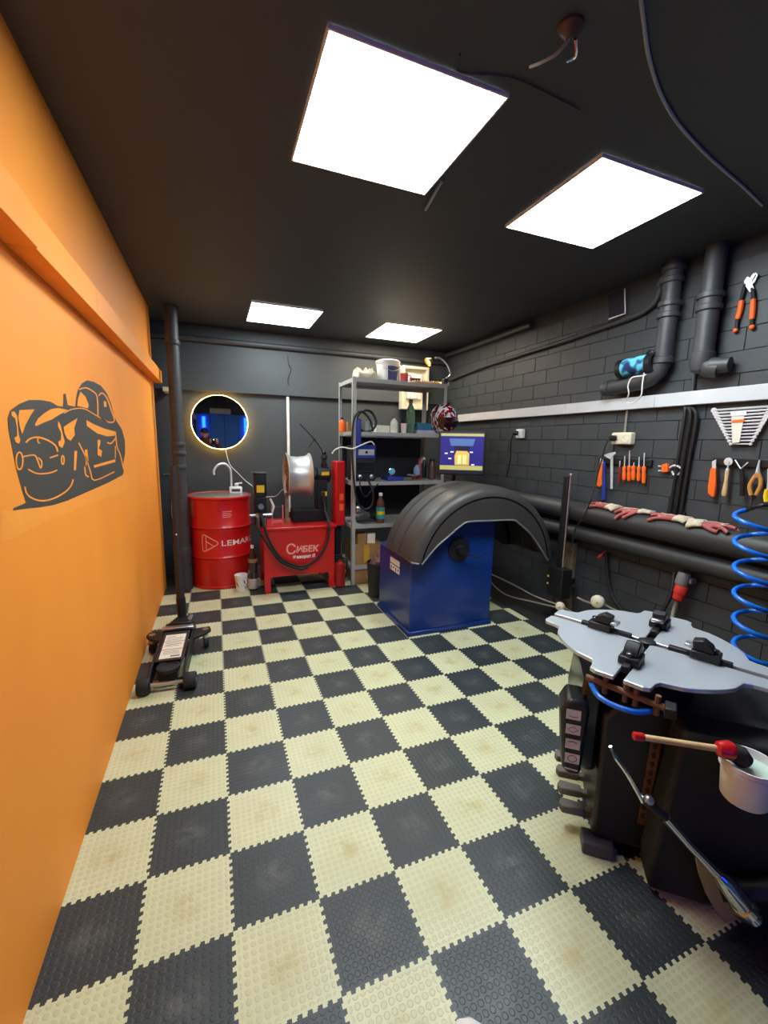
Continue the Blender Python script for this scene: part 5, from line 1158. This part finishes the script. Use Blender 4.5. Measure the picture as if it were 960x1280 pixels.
# rubber buffer, strip
TC('rubber_buffer', MB().prism([(0.0, 0.02), (0.005, 0.10), (-0.035, 0.57), (-0.40, 0.57), (-0.40, 0.02)], lambda a, b, h: Vector((a, h, b)), 0.206, 0.318), M_RUB, bevel=0.014)
q0 = PW(824, 922, 0.209); q1 = PW(804, 1030, 0.209)
bd = MB(); rr_ = tcF*0.022
bd.add([q0+rr_, q0-rr_*0.4, q1-rr_*0.2, q1+rr_*0.8, q0+rr_+tcS*0.004, q0-rr_*0.4+tcS*0.004, q1-rr_*0.2+tcS*0.004, q1+rr_*0.8+tcS*0.004], [(0, 1, 2, 3), (7, 6, 5, 4), (0, 4, 5, 1), (1, 5, 6, 2), (2, 6, 7, 3), (3, 7, 4, 0)])
strip = mk('side_strip', bd, M_RUST, tcg, smooth=0)
tx = MB()
for k in range(9):
    c = q0.lerp(q1, 0.08+k*0.1)+rr_*0.35+tcS*0.0045
    tx.add([c+rr_*0.35, c-rr_*0.2+Vector((0, 0, 0.008)), c-rr_*0.35-Vector((0, 0, 0.012)), c+rr_*0.1-Vector((0, 0, 0.018))], [(0, 1, 2, 3)])
tag(mk('strip_marks', tx, mat('dark_mark', (50, 34, 26), 0.7, var=0), tcg, smooth=0, recalc=False), kind='stuff')
# gearbox and turntable
TC('gearbox', MB().lathe([(0.15, 0.56), (0.15, 0.60), (0.11, 0.62), (0.11, 0.668)], seg=30), M_TBODY)
TZ = 0.70
ta = math.radians(-25.5)
cr_, sr_ = math.cos(ta), math.sin(ta)
def tt(a, b, h): return Vector((a*cr_-b*sr_, a*sr_+b*cr_, h))
g_ = 0.013
q = [(g_, g_), (0.340, g_), (0.342, 0.066), (0.332, 0.084), (0.296, 0.088), (0.275, 0.098), (0.268, 0.122)]
for k in range(1, 8):
    an = math.radians(25+(65-25)*k/8); q.append((0.300*math.cos(an), 0.300*math.sin(an)))
q += [(b, a) for a, b in reversed(q[1:7])]
M_TABLE = mat('turntable_steel', (206, 214, 222), 0.3, 0.6, var=0.05, vscale=3)
for k in range(4):
    c_, s_ = math.cos(k*PI/2), math.sin(k*PI/2)
    TC('table_quadrant', MB().prism([(a*c_-b*s_, a*s_+b*c_) for a, b in q], tt, TZ-0.014, TZ), M_TABLE, bevel=0.003, smooth=0)
TC('table_web', MB().prism([(0.20*math.cos(2*PI*k/36), 0.20*math.sin(2*PI*k/36)) for k in range(36)], tt, TZ-0.034, TZ-0.0145), M_TBODY)
TC('centre_hub', MB().lathe([(0.028, TZ-0.0145), (0.028, TZ+0.004), (0.018, TZ+0.008), (0, TZ+0.008)], seg=20), M_BLKM)
for k, rad in enumerate((0.15, 0.20, 0.165, 0.19)):
    an = k*PI/2; c_, s_ = math.cos(an), math.sin(an)
    def jf(a, b, h, c_=c_, s_=s_): return tt(a*c_-b*s_, a*s_+b*c_, h)
    def jb(a0, a1, b0, b1, z0, z1): return MB().prism([(a0, b0), (a1, b0), (a1, b1), (a0, b1)], jf, z0, z1)
    jw = TC('clamp_jaw', jb(rad-0.10, rad+0.075, -0.012, 0.012, TZ-0.012, TZ+0.012), M_BLKM, bevel=0.003)
    mk('slide_block', jb(rad-0.035, rad+0.045, -0.03, 0.03, TZ+0.0005, TZ+0.028), M_BLKM, jw, bevel=0.004, local=True)
    mk('claw', MB().prism([(rad-0.03, TZ+0.028), (rad-0.035, TZ+0.058), (rad-0.005, TZ+0.066), (rad+0.02, TZ+0.05), (rad+0.03, TZ+0.028)], lambda a, b, h, jf=jf: jf(a, h, b), -0.022, 0.022), M_BLKM, jw, bevel=0.004, local=True)
    mk('claw_plate', jb(rad-0.055, rad-0.025, -0.02, 0.02, TZ+0.030, TZ+0.042), M_STEEL, jw, bevel=0.003, local=True)
    mk('bolt', MB().lathe([(0.011, 0), (0.011, 0.012), (0.007, 0.014)], jf(rad+0.028, 0, TZ+0.028), seg=10), M_BLKG, jw, local=True)
# linkage and blue air line below the near edge
l0, l1 = PX(733, 846, z=0.655), PX(838, 888, z=0.655)
mk('linkage_bar', MB().tube([l0, l0.lerp(l1, 0.5), l1], 0.010, 10), M_RUST, tcg)
for f in (0.25, 0.5, 0.62, 0.86): mk('linkage_pin', MB().cyl(l0.lerp(l1, f)+Vector((0, 0, -0.03)), l0.lerp(l1, f)+Vector((0, 0, 0.03)), 0.008, seg=8), M_RUST, tcg)
mk('air_line', MB().tube(spline([PX(738, 853, z=0.64), PX(748, 870, z=0.635), PX(768, 882, z=0.63), PX(795, 890, z=0.63), PX(818, 888, z=0.63)], 6), 0.008, 8), M_HOSEB, tcg)
mk('linkage_plate', MB().box((l1.x, l1.y, 0.655), (0.05, 0.03, 0.03), 0.6), M_BLKM, tcg, bevel=0.004)
# bead breaker shoe and arm
sh = [PW(u, v, 0.36) for u, v in ((868, 1070), (872, 1090), (880, 1112), (893, 1135), (905, 1150), (917, 1142), (924, 1128), (912, 1105), (890, 1080))]
n = len(sh)
shm = MB().add([p for p in sh]+[p+tcS*0.012 for p in sh], [tuple(range(n)), tuple(reversed(range(n, 2*n)))]+[(i, (i+1) % n, n+(i+1) % n, n+i) for i in range(n)])
mk('bead_shoe', shm, mat('shoe_beige', (150, 138, 112), 0.55, 0.2), tcg, bevel=0.003)
c = PW(898, 1112, 0.355)
mk('bead_arm', MB().tube([c, c-tcF*0.15+Vector((0, 0, 0.06)), c-tcF*0.55+Vector((0, 0, 0.08))], [0.028, 0.032, 0.035], 14), M_TBODY, tcg)
mk('bead_cylinder', MB().cyl(c-tcF*0.55-tcS*0.15+Vector((0, 0, 0.08)), c-tcF*0.55+tcS*0.05+Vector((0, 0, 0.08)), 0.06, seg=20), M_TBODY, tcg)
# column at the back of the changer
TC('column_base', MB().bb(-0.88, -0.60, -0.14, 0.14, 0.0, 0.62), M_TBODY, bevel=0.01)
TC('column', MB().bb(-0.80, -0.68, -0.06, 0.06, 0.62, 1.60), M_TBODY, bevel=0.006)
# ---- tyre lever leaning on the changer
WL = 0.405
tl = T('tyre_lever', 'long chrome tyre lever leaning across the side of the tyre changer', 'tyre lever', PW(945, 1150, WL))
la = [PW(763, 933, WL), PW(769, 945, WL), PW(785, 968, WL), PW(804, 1002, WL)]
mk('flat_tip', MB().tube(spline(la, 4), [0.005]*4+[0.0075]*9, 8), M_CHROME, tl)
mk('collar_ball', MB().ball(PW(811, 1000, WL), 0.014), M_STEEL, tl)
mk('black_sleeve', MB().tube([PW(806, 1000, WL), PW(832, 1021, WL)], 0.012, 12), M_BLACK, tl)
lb = [PW(832, 1021, WL), PW(860, 1054, WL), PW(897, 1092, WL)]
mk('shank', MB().tube(lb, [0.015, 0.012, 0.014], 12), M_CHROME, tl)
mk('grip', MB().tube([PW(897, 1092, WL), PW(905, 1100, WL), PW(922, 1123, WL), PW(928, 1130, WL)], [0.015, 0.024, 0.027, 0.029], 18), M_CHROME, tl)
e0, e1 = PW(926, 1130, WL), PW(945, 1150, WL)
mk('end_nut', MB().tube([e0, e0.lerp(e1, 0.35), e0.lerp(e1, 0.5), e0.lerp(e1, 0.85), e1], [0.034, 0.034, 0.020, 0.023, 0.010], 18), M_CHROME, tl)
# ---- paste bucket and brush
bc = PW(938, 935, 0.40); bz = bc.z
ct_ = PW(938, 950, 0.40)
pbk = T('paste_bucket', 'open white plastic tub of mounting paste on the tyre changer side', 'tub', (ct_.x, ct_.y, ct_.z-0.14))
TB = Vector((ct_.x, ct_.y, ct_.z-0.115))
mk('tub', MB().lathe([(0.049, 0), (0.052, 0.004), (0.059, 0.085), (0.064, 0.087), (0.0645, 0.096), (0.062, 0.098), (0.065, 0.101), (0.065, 0.112), (0.061, 0.112), (0.057, 0.09), (0.0, 0.088)], TB, seg=30), M_WHITE, pbk)
mk('paste', MB().lathe([(0.056, 0.089), (0.045, 0.096), (0.03, 0.093), (0.01, 0.098), (0, 0.098)], TB, seg=24), mat('pale_green_paste', (196, 214, 200), 0.5, var=0.1), pbk)
mk('bracket', MB().bb(-0.03, 0.03, -0.01, 0.01, -0.02, 0.0).xf(Matrix.Translation(TB)@Matrix.Rotation(TROT, 4, 'Z')).tube([TB+Vector((0, 0, -0.01)), TB-tcS*0.19+Vector((0, 0, -0.01))], 0.012, 8), M_BLKM, pbk)
br = T('paste_brush', 'round brush with pale wooden handle and red ends lying across the tub', 'brush', PW(905, 938, 0.42))
p0, p1 = PW(793, 920, 0.43), PW(925, 940, 0.41)
D_ = (p1-p0)
mk('handle', MB().tube([p0, p0+D_*0.5, p0+D_*0.80], [0.0085, 0.0085, 0.009], 12), M_WOOD, br)
mk('red_tip', MB().tube([p0-D_*0.02, p0-D_*0.005, p0+D_*0.08, p0+D_*0.10], [0.006, 0.0115, 0.0115, 0.009], 12), M_RED, br)
mk('ferrule', MB().tube([p0+D_*0.78, p0+D_*0.80, p0+D_*0.90, p0+D_*0.94], [0.011, 0.019, 0.025, 0.021], 16), M_RED, br)
mk('bristles', MB().tube([p0+D_*0.92, p0+D_*0.99+Vector((0, 0, -0.008)), p0+D_*1.05+Vector((0, 0, -0.024))], [0.021, 0.026, 0.022], 16), mat('dark_bristle', (46, 40, 36), 0.9, var=0.3, vscale=80), br)
c = PW(952, 1010, 0.25)
O('orange_cap', MB().lathe([(0.018, 0), (0.02, 0.01), (0.02, 0.03), (0.015, 0.035)], c-Vector((0, 0, 0.015)), seg=14), M_ORG, 'small orange cap under the paste tub', 'cap')

# ================================================================== FRONT END (seen in the mirror)
d1 = SE('door_1', (0.5, YF, 0))
M_BDOOR = mat('blue_gate_paint', (40, 130, 215), 0.5, var=0.12, vscale=2)
for k in range(6):
    mk('gate_panel', MB().bb(-0.16+k*0.335, 0.165+k*0.335, YF, YF+0.03, 0.0, 2.02), M_BDOOR, d1, bevel=0.004)
for x, lb in ((0.02, 'blue light strip at the left edge of the gate, seen in the mirror'), (1.02, 'blue light strip at the right edge of the gate, seen in the mirror')):
    O('led_strip', MB().bb(x-0.035, x+0.035, YF+0.031, YF+0.05, 0.9, 1.95), M_BLED, lb, 'light strip', 'blue light strips on the gate')
ac = T('wall_heater', 'long pale box unit above the blue gate, seen in the mirror', 'heater', (0.40, YF+0.09, 1.98))
mk('housing', MB().bb(0.17, 0.66, YF+0.03, YF+0.15, 2.03, 2.16), M_CREAM, ac, bevel=0.01)
for k in range(5): mk('louvre', MB().bb(0.19, 0.64, YF+0.151, YF+0.155, 2.045+k*0.02, 2.055+k*0.02), M_RACK, ac, smooth=0)
# photographer, behind the camera
pm = T('person', 'person in a dark maroon top bent over a phone, seen in the mirror', 'person', (0.08, -1.72, 0))
def skinned(name, joints, edges, material, parent, sub=2, root=0):
    me = D.meshes.new(name); Mi = wmat(parent).inverted()
    me.from_pydata([tuple(Mi@Vector(j[0])) for j in joints], edges, []); me.materials.append(material)
    o = D.objects.new(name, me); COL.objects.link(o); o.parent = parent
    sk = o.modifiers.new('skin', 'SKIN')
    for i, j in enumerate(joints):
        r = j[1]; me.skin_vertices[0].data[i].radius = r if isinstance(r, tuple) else (r, r)
        me.skin_vertices[0].data[i].use_root = (i == root)
    sk.use_smooth_shade = True
    sb = o.modifiers.new('sub', 'SUBSURF'); sb.levels = sub; sb.render_levels = sub
    return o
px0, py0 = 0.08, -1.74
M_SKIN = mat('skin', (206, 152, 124), 0.5, var=0.05)
M_SHIRT = mat('maroon_cloth', (74, 44, 40), 0.8, var=0.12, vscale=12)
M_TROU = mat('dark_trousers', (34, 34, 40), 0.8, var=0.1)
# torso and arms as one surface
tj = [((px0, py0, 0.92), (0.15, 0.11)), ((px0, py0+0.01, 1.10), (0.155, 0.11)), ((px0, py0+0.03, 1.28), (0.17, 0.115)), ((px0, py0+0.04, 1.37), (0.13, 0.09)), ((px0-0.005, py0+0.06, 1.425), (0.065, 0.065)),
      ((px0-0.18, py0+0.04, 1.35), 0.065), ((px0-0.20, py0+0.12, 1.13), 0.052), ((px0+0.02, py0+0.30, 1.20), 0.042), ((px0+0.09, py0+0.335, 1.28), 0.034),
      ((px0+0.19, py0+0.04, 1.35), 0.065), ((px0+0.33, py0+0.12, 1.12), 0.052), ((px0+0.29, py0+0.28, 1.22), 0.042), ((px0+0.23, py0+0.335, 1.29), 0.034)]
skinned('top', tj, [(0, 1), (1, 2), (2, 3), (3, 4), (3, 5), (5, 6), (6, 7), (7, 8), (3, 9), (9, 10), (10, 11), (11, 12)], M_SHIRT, pm)
lj = [((px0, py0, 0.95), (0.14, 0.10)), ((px0-0.10, py0, 0.84), 0.09), ((px0-0.11, py0+0.02, 0.48), 0.062), ((px0-0.115, py0-0.02, 0.09), 0.045), ((px0+0.10, py0, 0.84), 0.09), ((px0+0.11, py0+0.02, 0.48), 0.062), ((px0+0.115, py0-0.02, 0.09), 0.045)]
skinned('trousers', lj, [(0, 1), (1, 2), (2, 3), (0, 4), (4, 5), (5, 6)], M_TROU, pm)
for s in (-1, 1): mk('shoe', MB().prism([(-0.04, -0.10), (0.04, -0.10), (0.05, 0.08), (0.03, 0.16), (-0.03, 0.16), (-0.05, 0.08)], lambda a, b, h, s=s: Vector((px0+s*0.115+a, py0+b, h)), 0.0, 0.075), M_WHITE, pm, bevel=0.02, seg=3)
# head, bent forward and to the side
Mh = Matrix.Rotation(0.55, 3, 'X')@Matrix.Rotation(-0.15, 3, 'Y')
Mh = Matrix.Rotation(-0.55, 3, 'X')
hc_ = Vector((px0-0.015, py0+0.11, 1.51))
head = MB(); rs = []
for i in range(13):
    th = PI*i/12; ring_ = []
    for k in range(20):
        a = 2*PI*k/20; r = max(math.sin(th), 0.01)
        z_ = -0.118*math.cos(th); x_ = 0.075*r*math.cos(a); y_ = 0.095*r*math.sin(a)
        if z_ < -0.02: f = 1-0.30*(-z_-0.02)/0.1; x_ *= f; y_ = y_*f+0.012*(-z_/0.118)
        ring_.append(hc_+Mh@Vector((x_, y_, z_)))
    rs.append(ring_)
head.rings(rs)
head.tube([hc_+Mh@Vector((0, 0.088, 0.012)), hc_+Mh@Vector((0, 0.108, -0.028)), hc_+Mh@Vector((0, 0.092, -0.036))], [0.008, 0.014, 0.01], 8)
for s in (-1, 1): head.ball(hc_+Mh@Vector((s*0.076, -0.005, -0.005)), 0.024, 10, 6, (0.35, 0.8, 1.2), Mh)
head.tube([hc_+Mh@Vector((0, 0, -0.07)), Vector((px0-0.005, py0+0.05, 1.40))], 0.05, 12)
mk('head', head, M_SKIN, pm, smooth=180)
hair = MB(); rs = []
for i in range(8):
    th = PI*(0.0+0.60*i/7); ring_ = []
    for k in range(20):
        a = 2*PI*k/20; r = max(math.sin(th), 0.01)
        zz = 0.126*math.cos(th)+0.004
        yf_ = 0.103*r*math.sin(a)
        if math.sin(a) > 0.2 and zz < 0.055: zz = 0.055+0.01*math.cos(a*3)
        ring_.append(hc_+Mh@Vector((0.083*r*math.cos(a), yf_-0.006, zz)))
    rs.append(ring_)
hair.rings(rs, True); mk('hair', hair, mat('dark_hair', (30, 24, 22), 0.6, var=0.2, vscale=60), pm, smooth=180)
face = MB()
for s in (-1, 1): face.ball(hc_+Mh@Vector((s*0.030, 0.084, 0.008)), 0.010, 8, 6, (1.3, 0.5, 0.6), Mh)
mk('eyes', face, M_BLACK, pm); 
mk('mouth', MB().ball(hc_+Mh@Vector((0, 0.092, -0.062)), 0.02, 10, 6, (1.0, 0.3, 0.25), Mh), mat('lips', (150, 84, 78), 0.5), pm)
for s, hx_ in ((-1, px0+0.09), (1, px0+0.23)):
    hj = [((hx_, py0+0.335, 1.295), 0.028), ((hx_+s*-0.0, py0+0.365, 1.335), (0.034, 0.02))]
    ed = [(0, 1)]
    for k in range(4):
        b0 = len(hj); dz = 0.005+0.022*k
        hj += [((hx_-s*0.004, py0+0.375, 1.33+dz), 0.011), ((hx_-s*0.008, py0+0.388, 1.335+dz), 0.009), ((hx_-s*0.028, py0+0.398, 1.337+dz), 0.0085)]
        ed += [(1, b0), (b0, b0+1), (b0+1, b0+2)]
    b0 = len(hj); hj += [((hx_-s*0.02, py0+0.365, 1.34), 0.012), ((hx_-s*0.04, py0+0.375, 1.35), 0.010)]; ed += [(1, b0), (b0, b0+1)]
    skinned('hand', hj, ed, M_SKIN, pm, 1)
ph = T('smartphone', 'dark phone with a small lit lens held by the person, seen in the mirror', 'phone', (CAM.x+0.0, CAM.y-0.02, 1.33))
mk('phone_body', MB().bb(CAM.x-0.075, CAM.x+0.02, CAM.y-0.030, CAM.y-0.022, 1.32, 1.40), M_BLKG, ph, bevel=0.004)
mk('flash', MB().cyl((CAM.x-0.02, CAM.y-0.022, 1.385), (CAM.x-0.02, CAM.y-0.0205, 1.385), 0.010, seg=12), mat('flash_white', (255, 255, 255), 0.4, var=0, emit=(255, 255, 255), estr=3), ph)
# white shoe at the bottom edge
sp_ = PX(588, 1268, z=0.03); dv = Vector((-0.52, -0.85, 0)).normalized(); sd_ = Vector((dv.y, -dv.x, 0))
shm = MB(); rs = []
for f, wd, hh in ((0.0, 0.012, 0.022), (0.012, 0.034, 0.036), (0.04, 0.045, 0.046), (0.09, 0.049, 0.058), (0.15, 0.042, 0.085), (0.20, 0.038, 0.10), (0.26, 0.036, 0.10), (0.285, 0.03, 0.09)):
    c = Vector((sp_.x, sp_.y, 0))+dv*f; rs.append([c+sd_*wd*math.cos(2*PI*k/18)+Vector((0, 0, hh*0.5+hh*0.5*math.sin(2*PI*k/18))) for k in range(18)])
shm.rings(rs)
so = T('white_shoe', 'white shoe whose toe shows at the bottom edge of the photo', 'shoe', Vector((sp_.x, sp_.y, 0))+dv*0.14)
mk('upper', shm, M_WHITE, so, smooth=180)
mk('opening', MB().lathe([(0.03, 0), (0.032, 0.008), (0.024, 0.009), (0.02, 0.0)], Vector((sp_.x, sp_.y, 0.095))+dv*0.225, seg=18), M_GREYC, so)

# ================================================================== CAR STENCIL ON THE ORANGE WALL
def CW(cu, cv, h): 
    p = PX(cu/4.8, 450+cv/4.8, x=XL); return Vector((XL+h, p.y, p.z))
st = T('wall_stencil', 'dark grey spray stencil of a sports car on the orange wall', 'stencil', CW(400, 900, 0.0))
M_STEN = mat('stencil_paint', (66, 62, 58), 0.6, var=0.15, vscale=6)
sil = [(75, 290), (110, 265), (170, 240), (240, 240), (300, 250), (345, 275), (375, 280), (380, 235), (378, 205), (392, 200), (398, 235), (405, 270), (450, 280), (455, 230), (465, 180), (490, 140), (520, 122), (560, 130), (605, 155), (640, 200), (665, 260), (685, 340), (700, 370), (730, 415), (748, 480), (750, 560), (735, 640), (742, 668), (735, 690), (650, 735), (560, 775), (480, 810), (400, 845), (320, 870), (230, 885), (130, 895), (75, 903), (80, 888), (130, 868), (155, 855), (140, 810), (115, 720), (90, 620), (70, 520), (50, 420), (45, 350), (58, 305)]
mk('paint_layer', MB().flat([CW(a, b, 0.0010) for a, b in sil]), M_STEN, st, smooth=0, recalc=False)
H_ = 0.0018
mk('masked_patch', MB().flat([CW(a, b, 0.0005) for a, b in ((5, 900), (75, 905), (735, 690), (765, 690), (765, 775), (550, 860), (300, 960), (60, 1075), (5, 1090))]), mat('orange_overcoat', (255, 156, 56), 0.6, var=0.05), st, smooth=0, recalc=False)
hl_poly = [
 [(62, 310), (82, 308), (98, 335), (102, 400), (108, 450), (118, 480), (110, 502), (92, 495), (80, 468), (98, 455), (96, 400), (86, 350), (66, 335)],
 [(112, 300), (205, 295), (180, 330), (150, 385), (128, 445), (114, 400), (104, 345)],
 [(205, 385), (225, 350), (260, 320), (300, 295), (345, 287), (405, 300), (372, 318), (340, 335), (310, 355), (260, 375), (210, 398)],
 [(480, 190), (510, 220), (530, 270), (525, 290), (460, 275), (465, 230)],
 [(345, 365), (358, 385), (372, 440), (385, 490), (370, 528), (350, 515), (345, 490), (362, 480), (364, 440), (343, 395)],
 [(378, 402), (410, 380), (462, 348), (442, 410), (446, 450), (420, 485), (398, 470), (384, 440)],
 [(515, 360), (560, 385), (620, 410), (690, 430), (685, 455), (640, 458), (580, 440), (518, 395)],
 [(560, 632), (690, 595), (690, 612), (562, 647)],
 [(443, 545), (460, 545), (452, 660), (440, 662)],
 [(620, 245), (635, 250), (638, 280), (622, 282)],
 [(505, 540), (520, 535), (528, 600), (512, 640)], [(583, 480), (600, 478), (600, 500), (590, 530), (610, 545), (605, 580), (583, 570)]]
for p in hl_poly: mk('bare_patch', MB().flat([CW(a, b, H_) for a, b in p]), M_ORANGE, st, smooth=0, recalc=False)
strokes = [([(150, 495), (180, 470), (230, 464), (290, 485), (330, 515), (342, 550)], 10, 0), ([(112+20*math.cos(a*PI/6), 605+52*math.sin(a*PI/6)) for a in range(12)], 9, 1), ([(145, 760), (155, 800), (190, 830), (250, 845), (320, 830), (390, 790), (425, 750), (435, 715)], 9, 0),
 ([(468, 495), (510, 580), (540, 670), (565, 722), (685, 670)], 7, 0), ([(470, 178), (510, 166), (550, 185), (580, 220), (585, 340)], 7, 0), ([(590, 215), (610, 197), (640, 230), (665, 300), (684, 362), (655, 374), (600, 350)], 8, 0),
 ([(165, 655), (200, 675), (240, 683), (300, 676), (340, 660)], 8, 0), ([(135, 580), (200, 570), (220, 600), (240, 650), (246, 610), (225, 585)], 8, 0), ([(295, 587), (345, 570)], 8, 0), ([(373+8*math.cos(a*PI/5), 600+26*math.sin(a*PI/5)) for a in range(10)], 8, 1),
 ([(690, 430), (700, 520), (720, 570), (738, 650)], 7, 0), ([(505, 640), (512, 690), (530, 700)], 8, 0), ([(640, 495), (665, 500), (690, 470)], 8, 0), ([(690, 515), (690, 590)], 6, 0), ([(380, 320), (430, 295), (500, 292), (570, 330), (640, 372)], 6, 0), ([(225, 465), (222, 490), (236, 500)], 8, 0)]
for pts, wd, cl in strokes:
    m = MB(); pts2 = spline([(a, b, 0) for a, b in pts], 3, bool(cl))
    ribbon(m, [(p.x, p.y) for p in pts2], wd, lambda a, b, h: CW(a, b, h), bool(cl), h=H_)
    mk('bare_line', m, M_ORANGE, st, smooth=0, recalc=False)
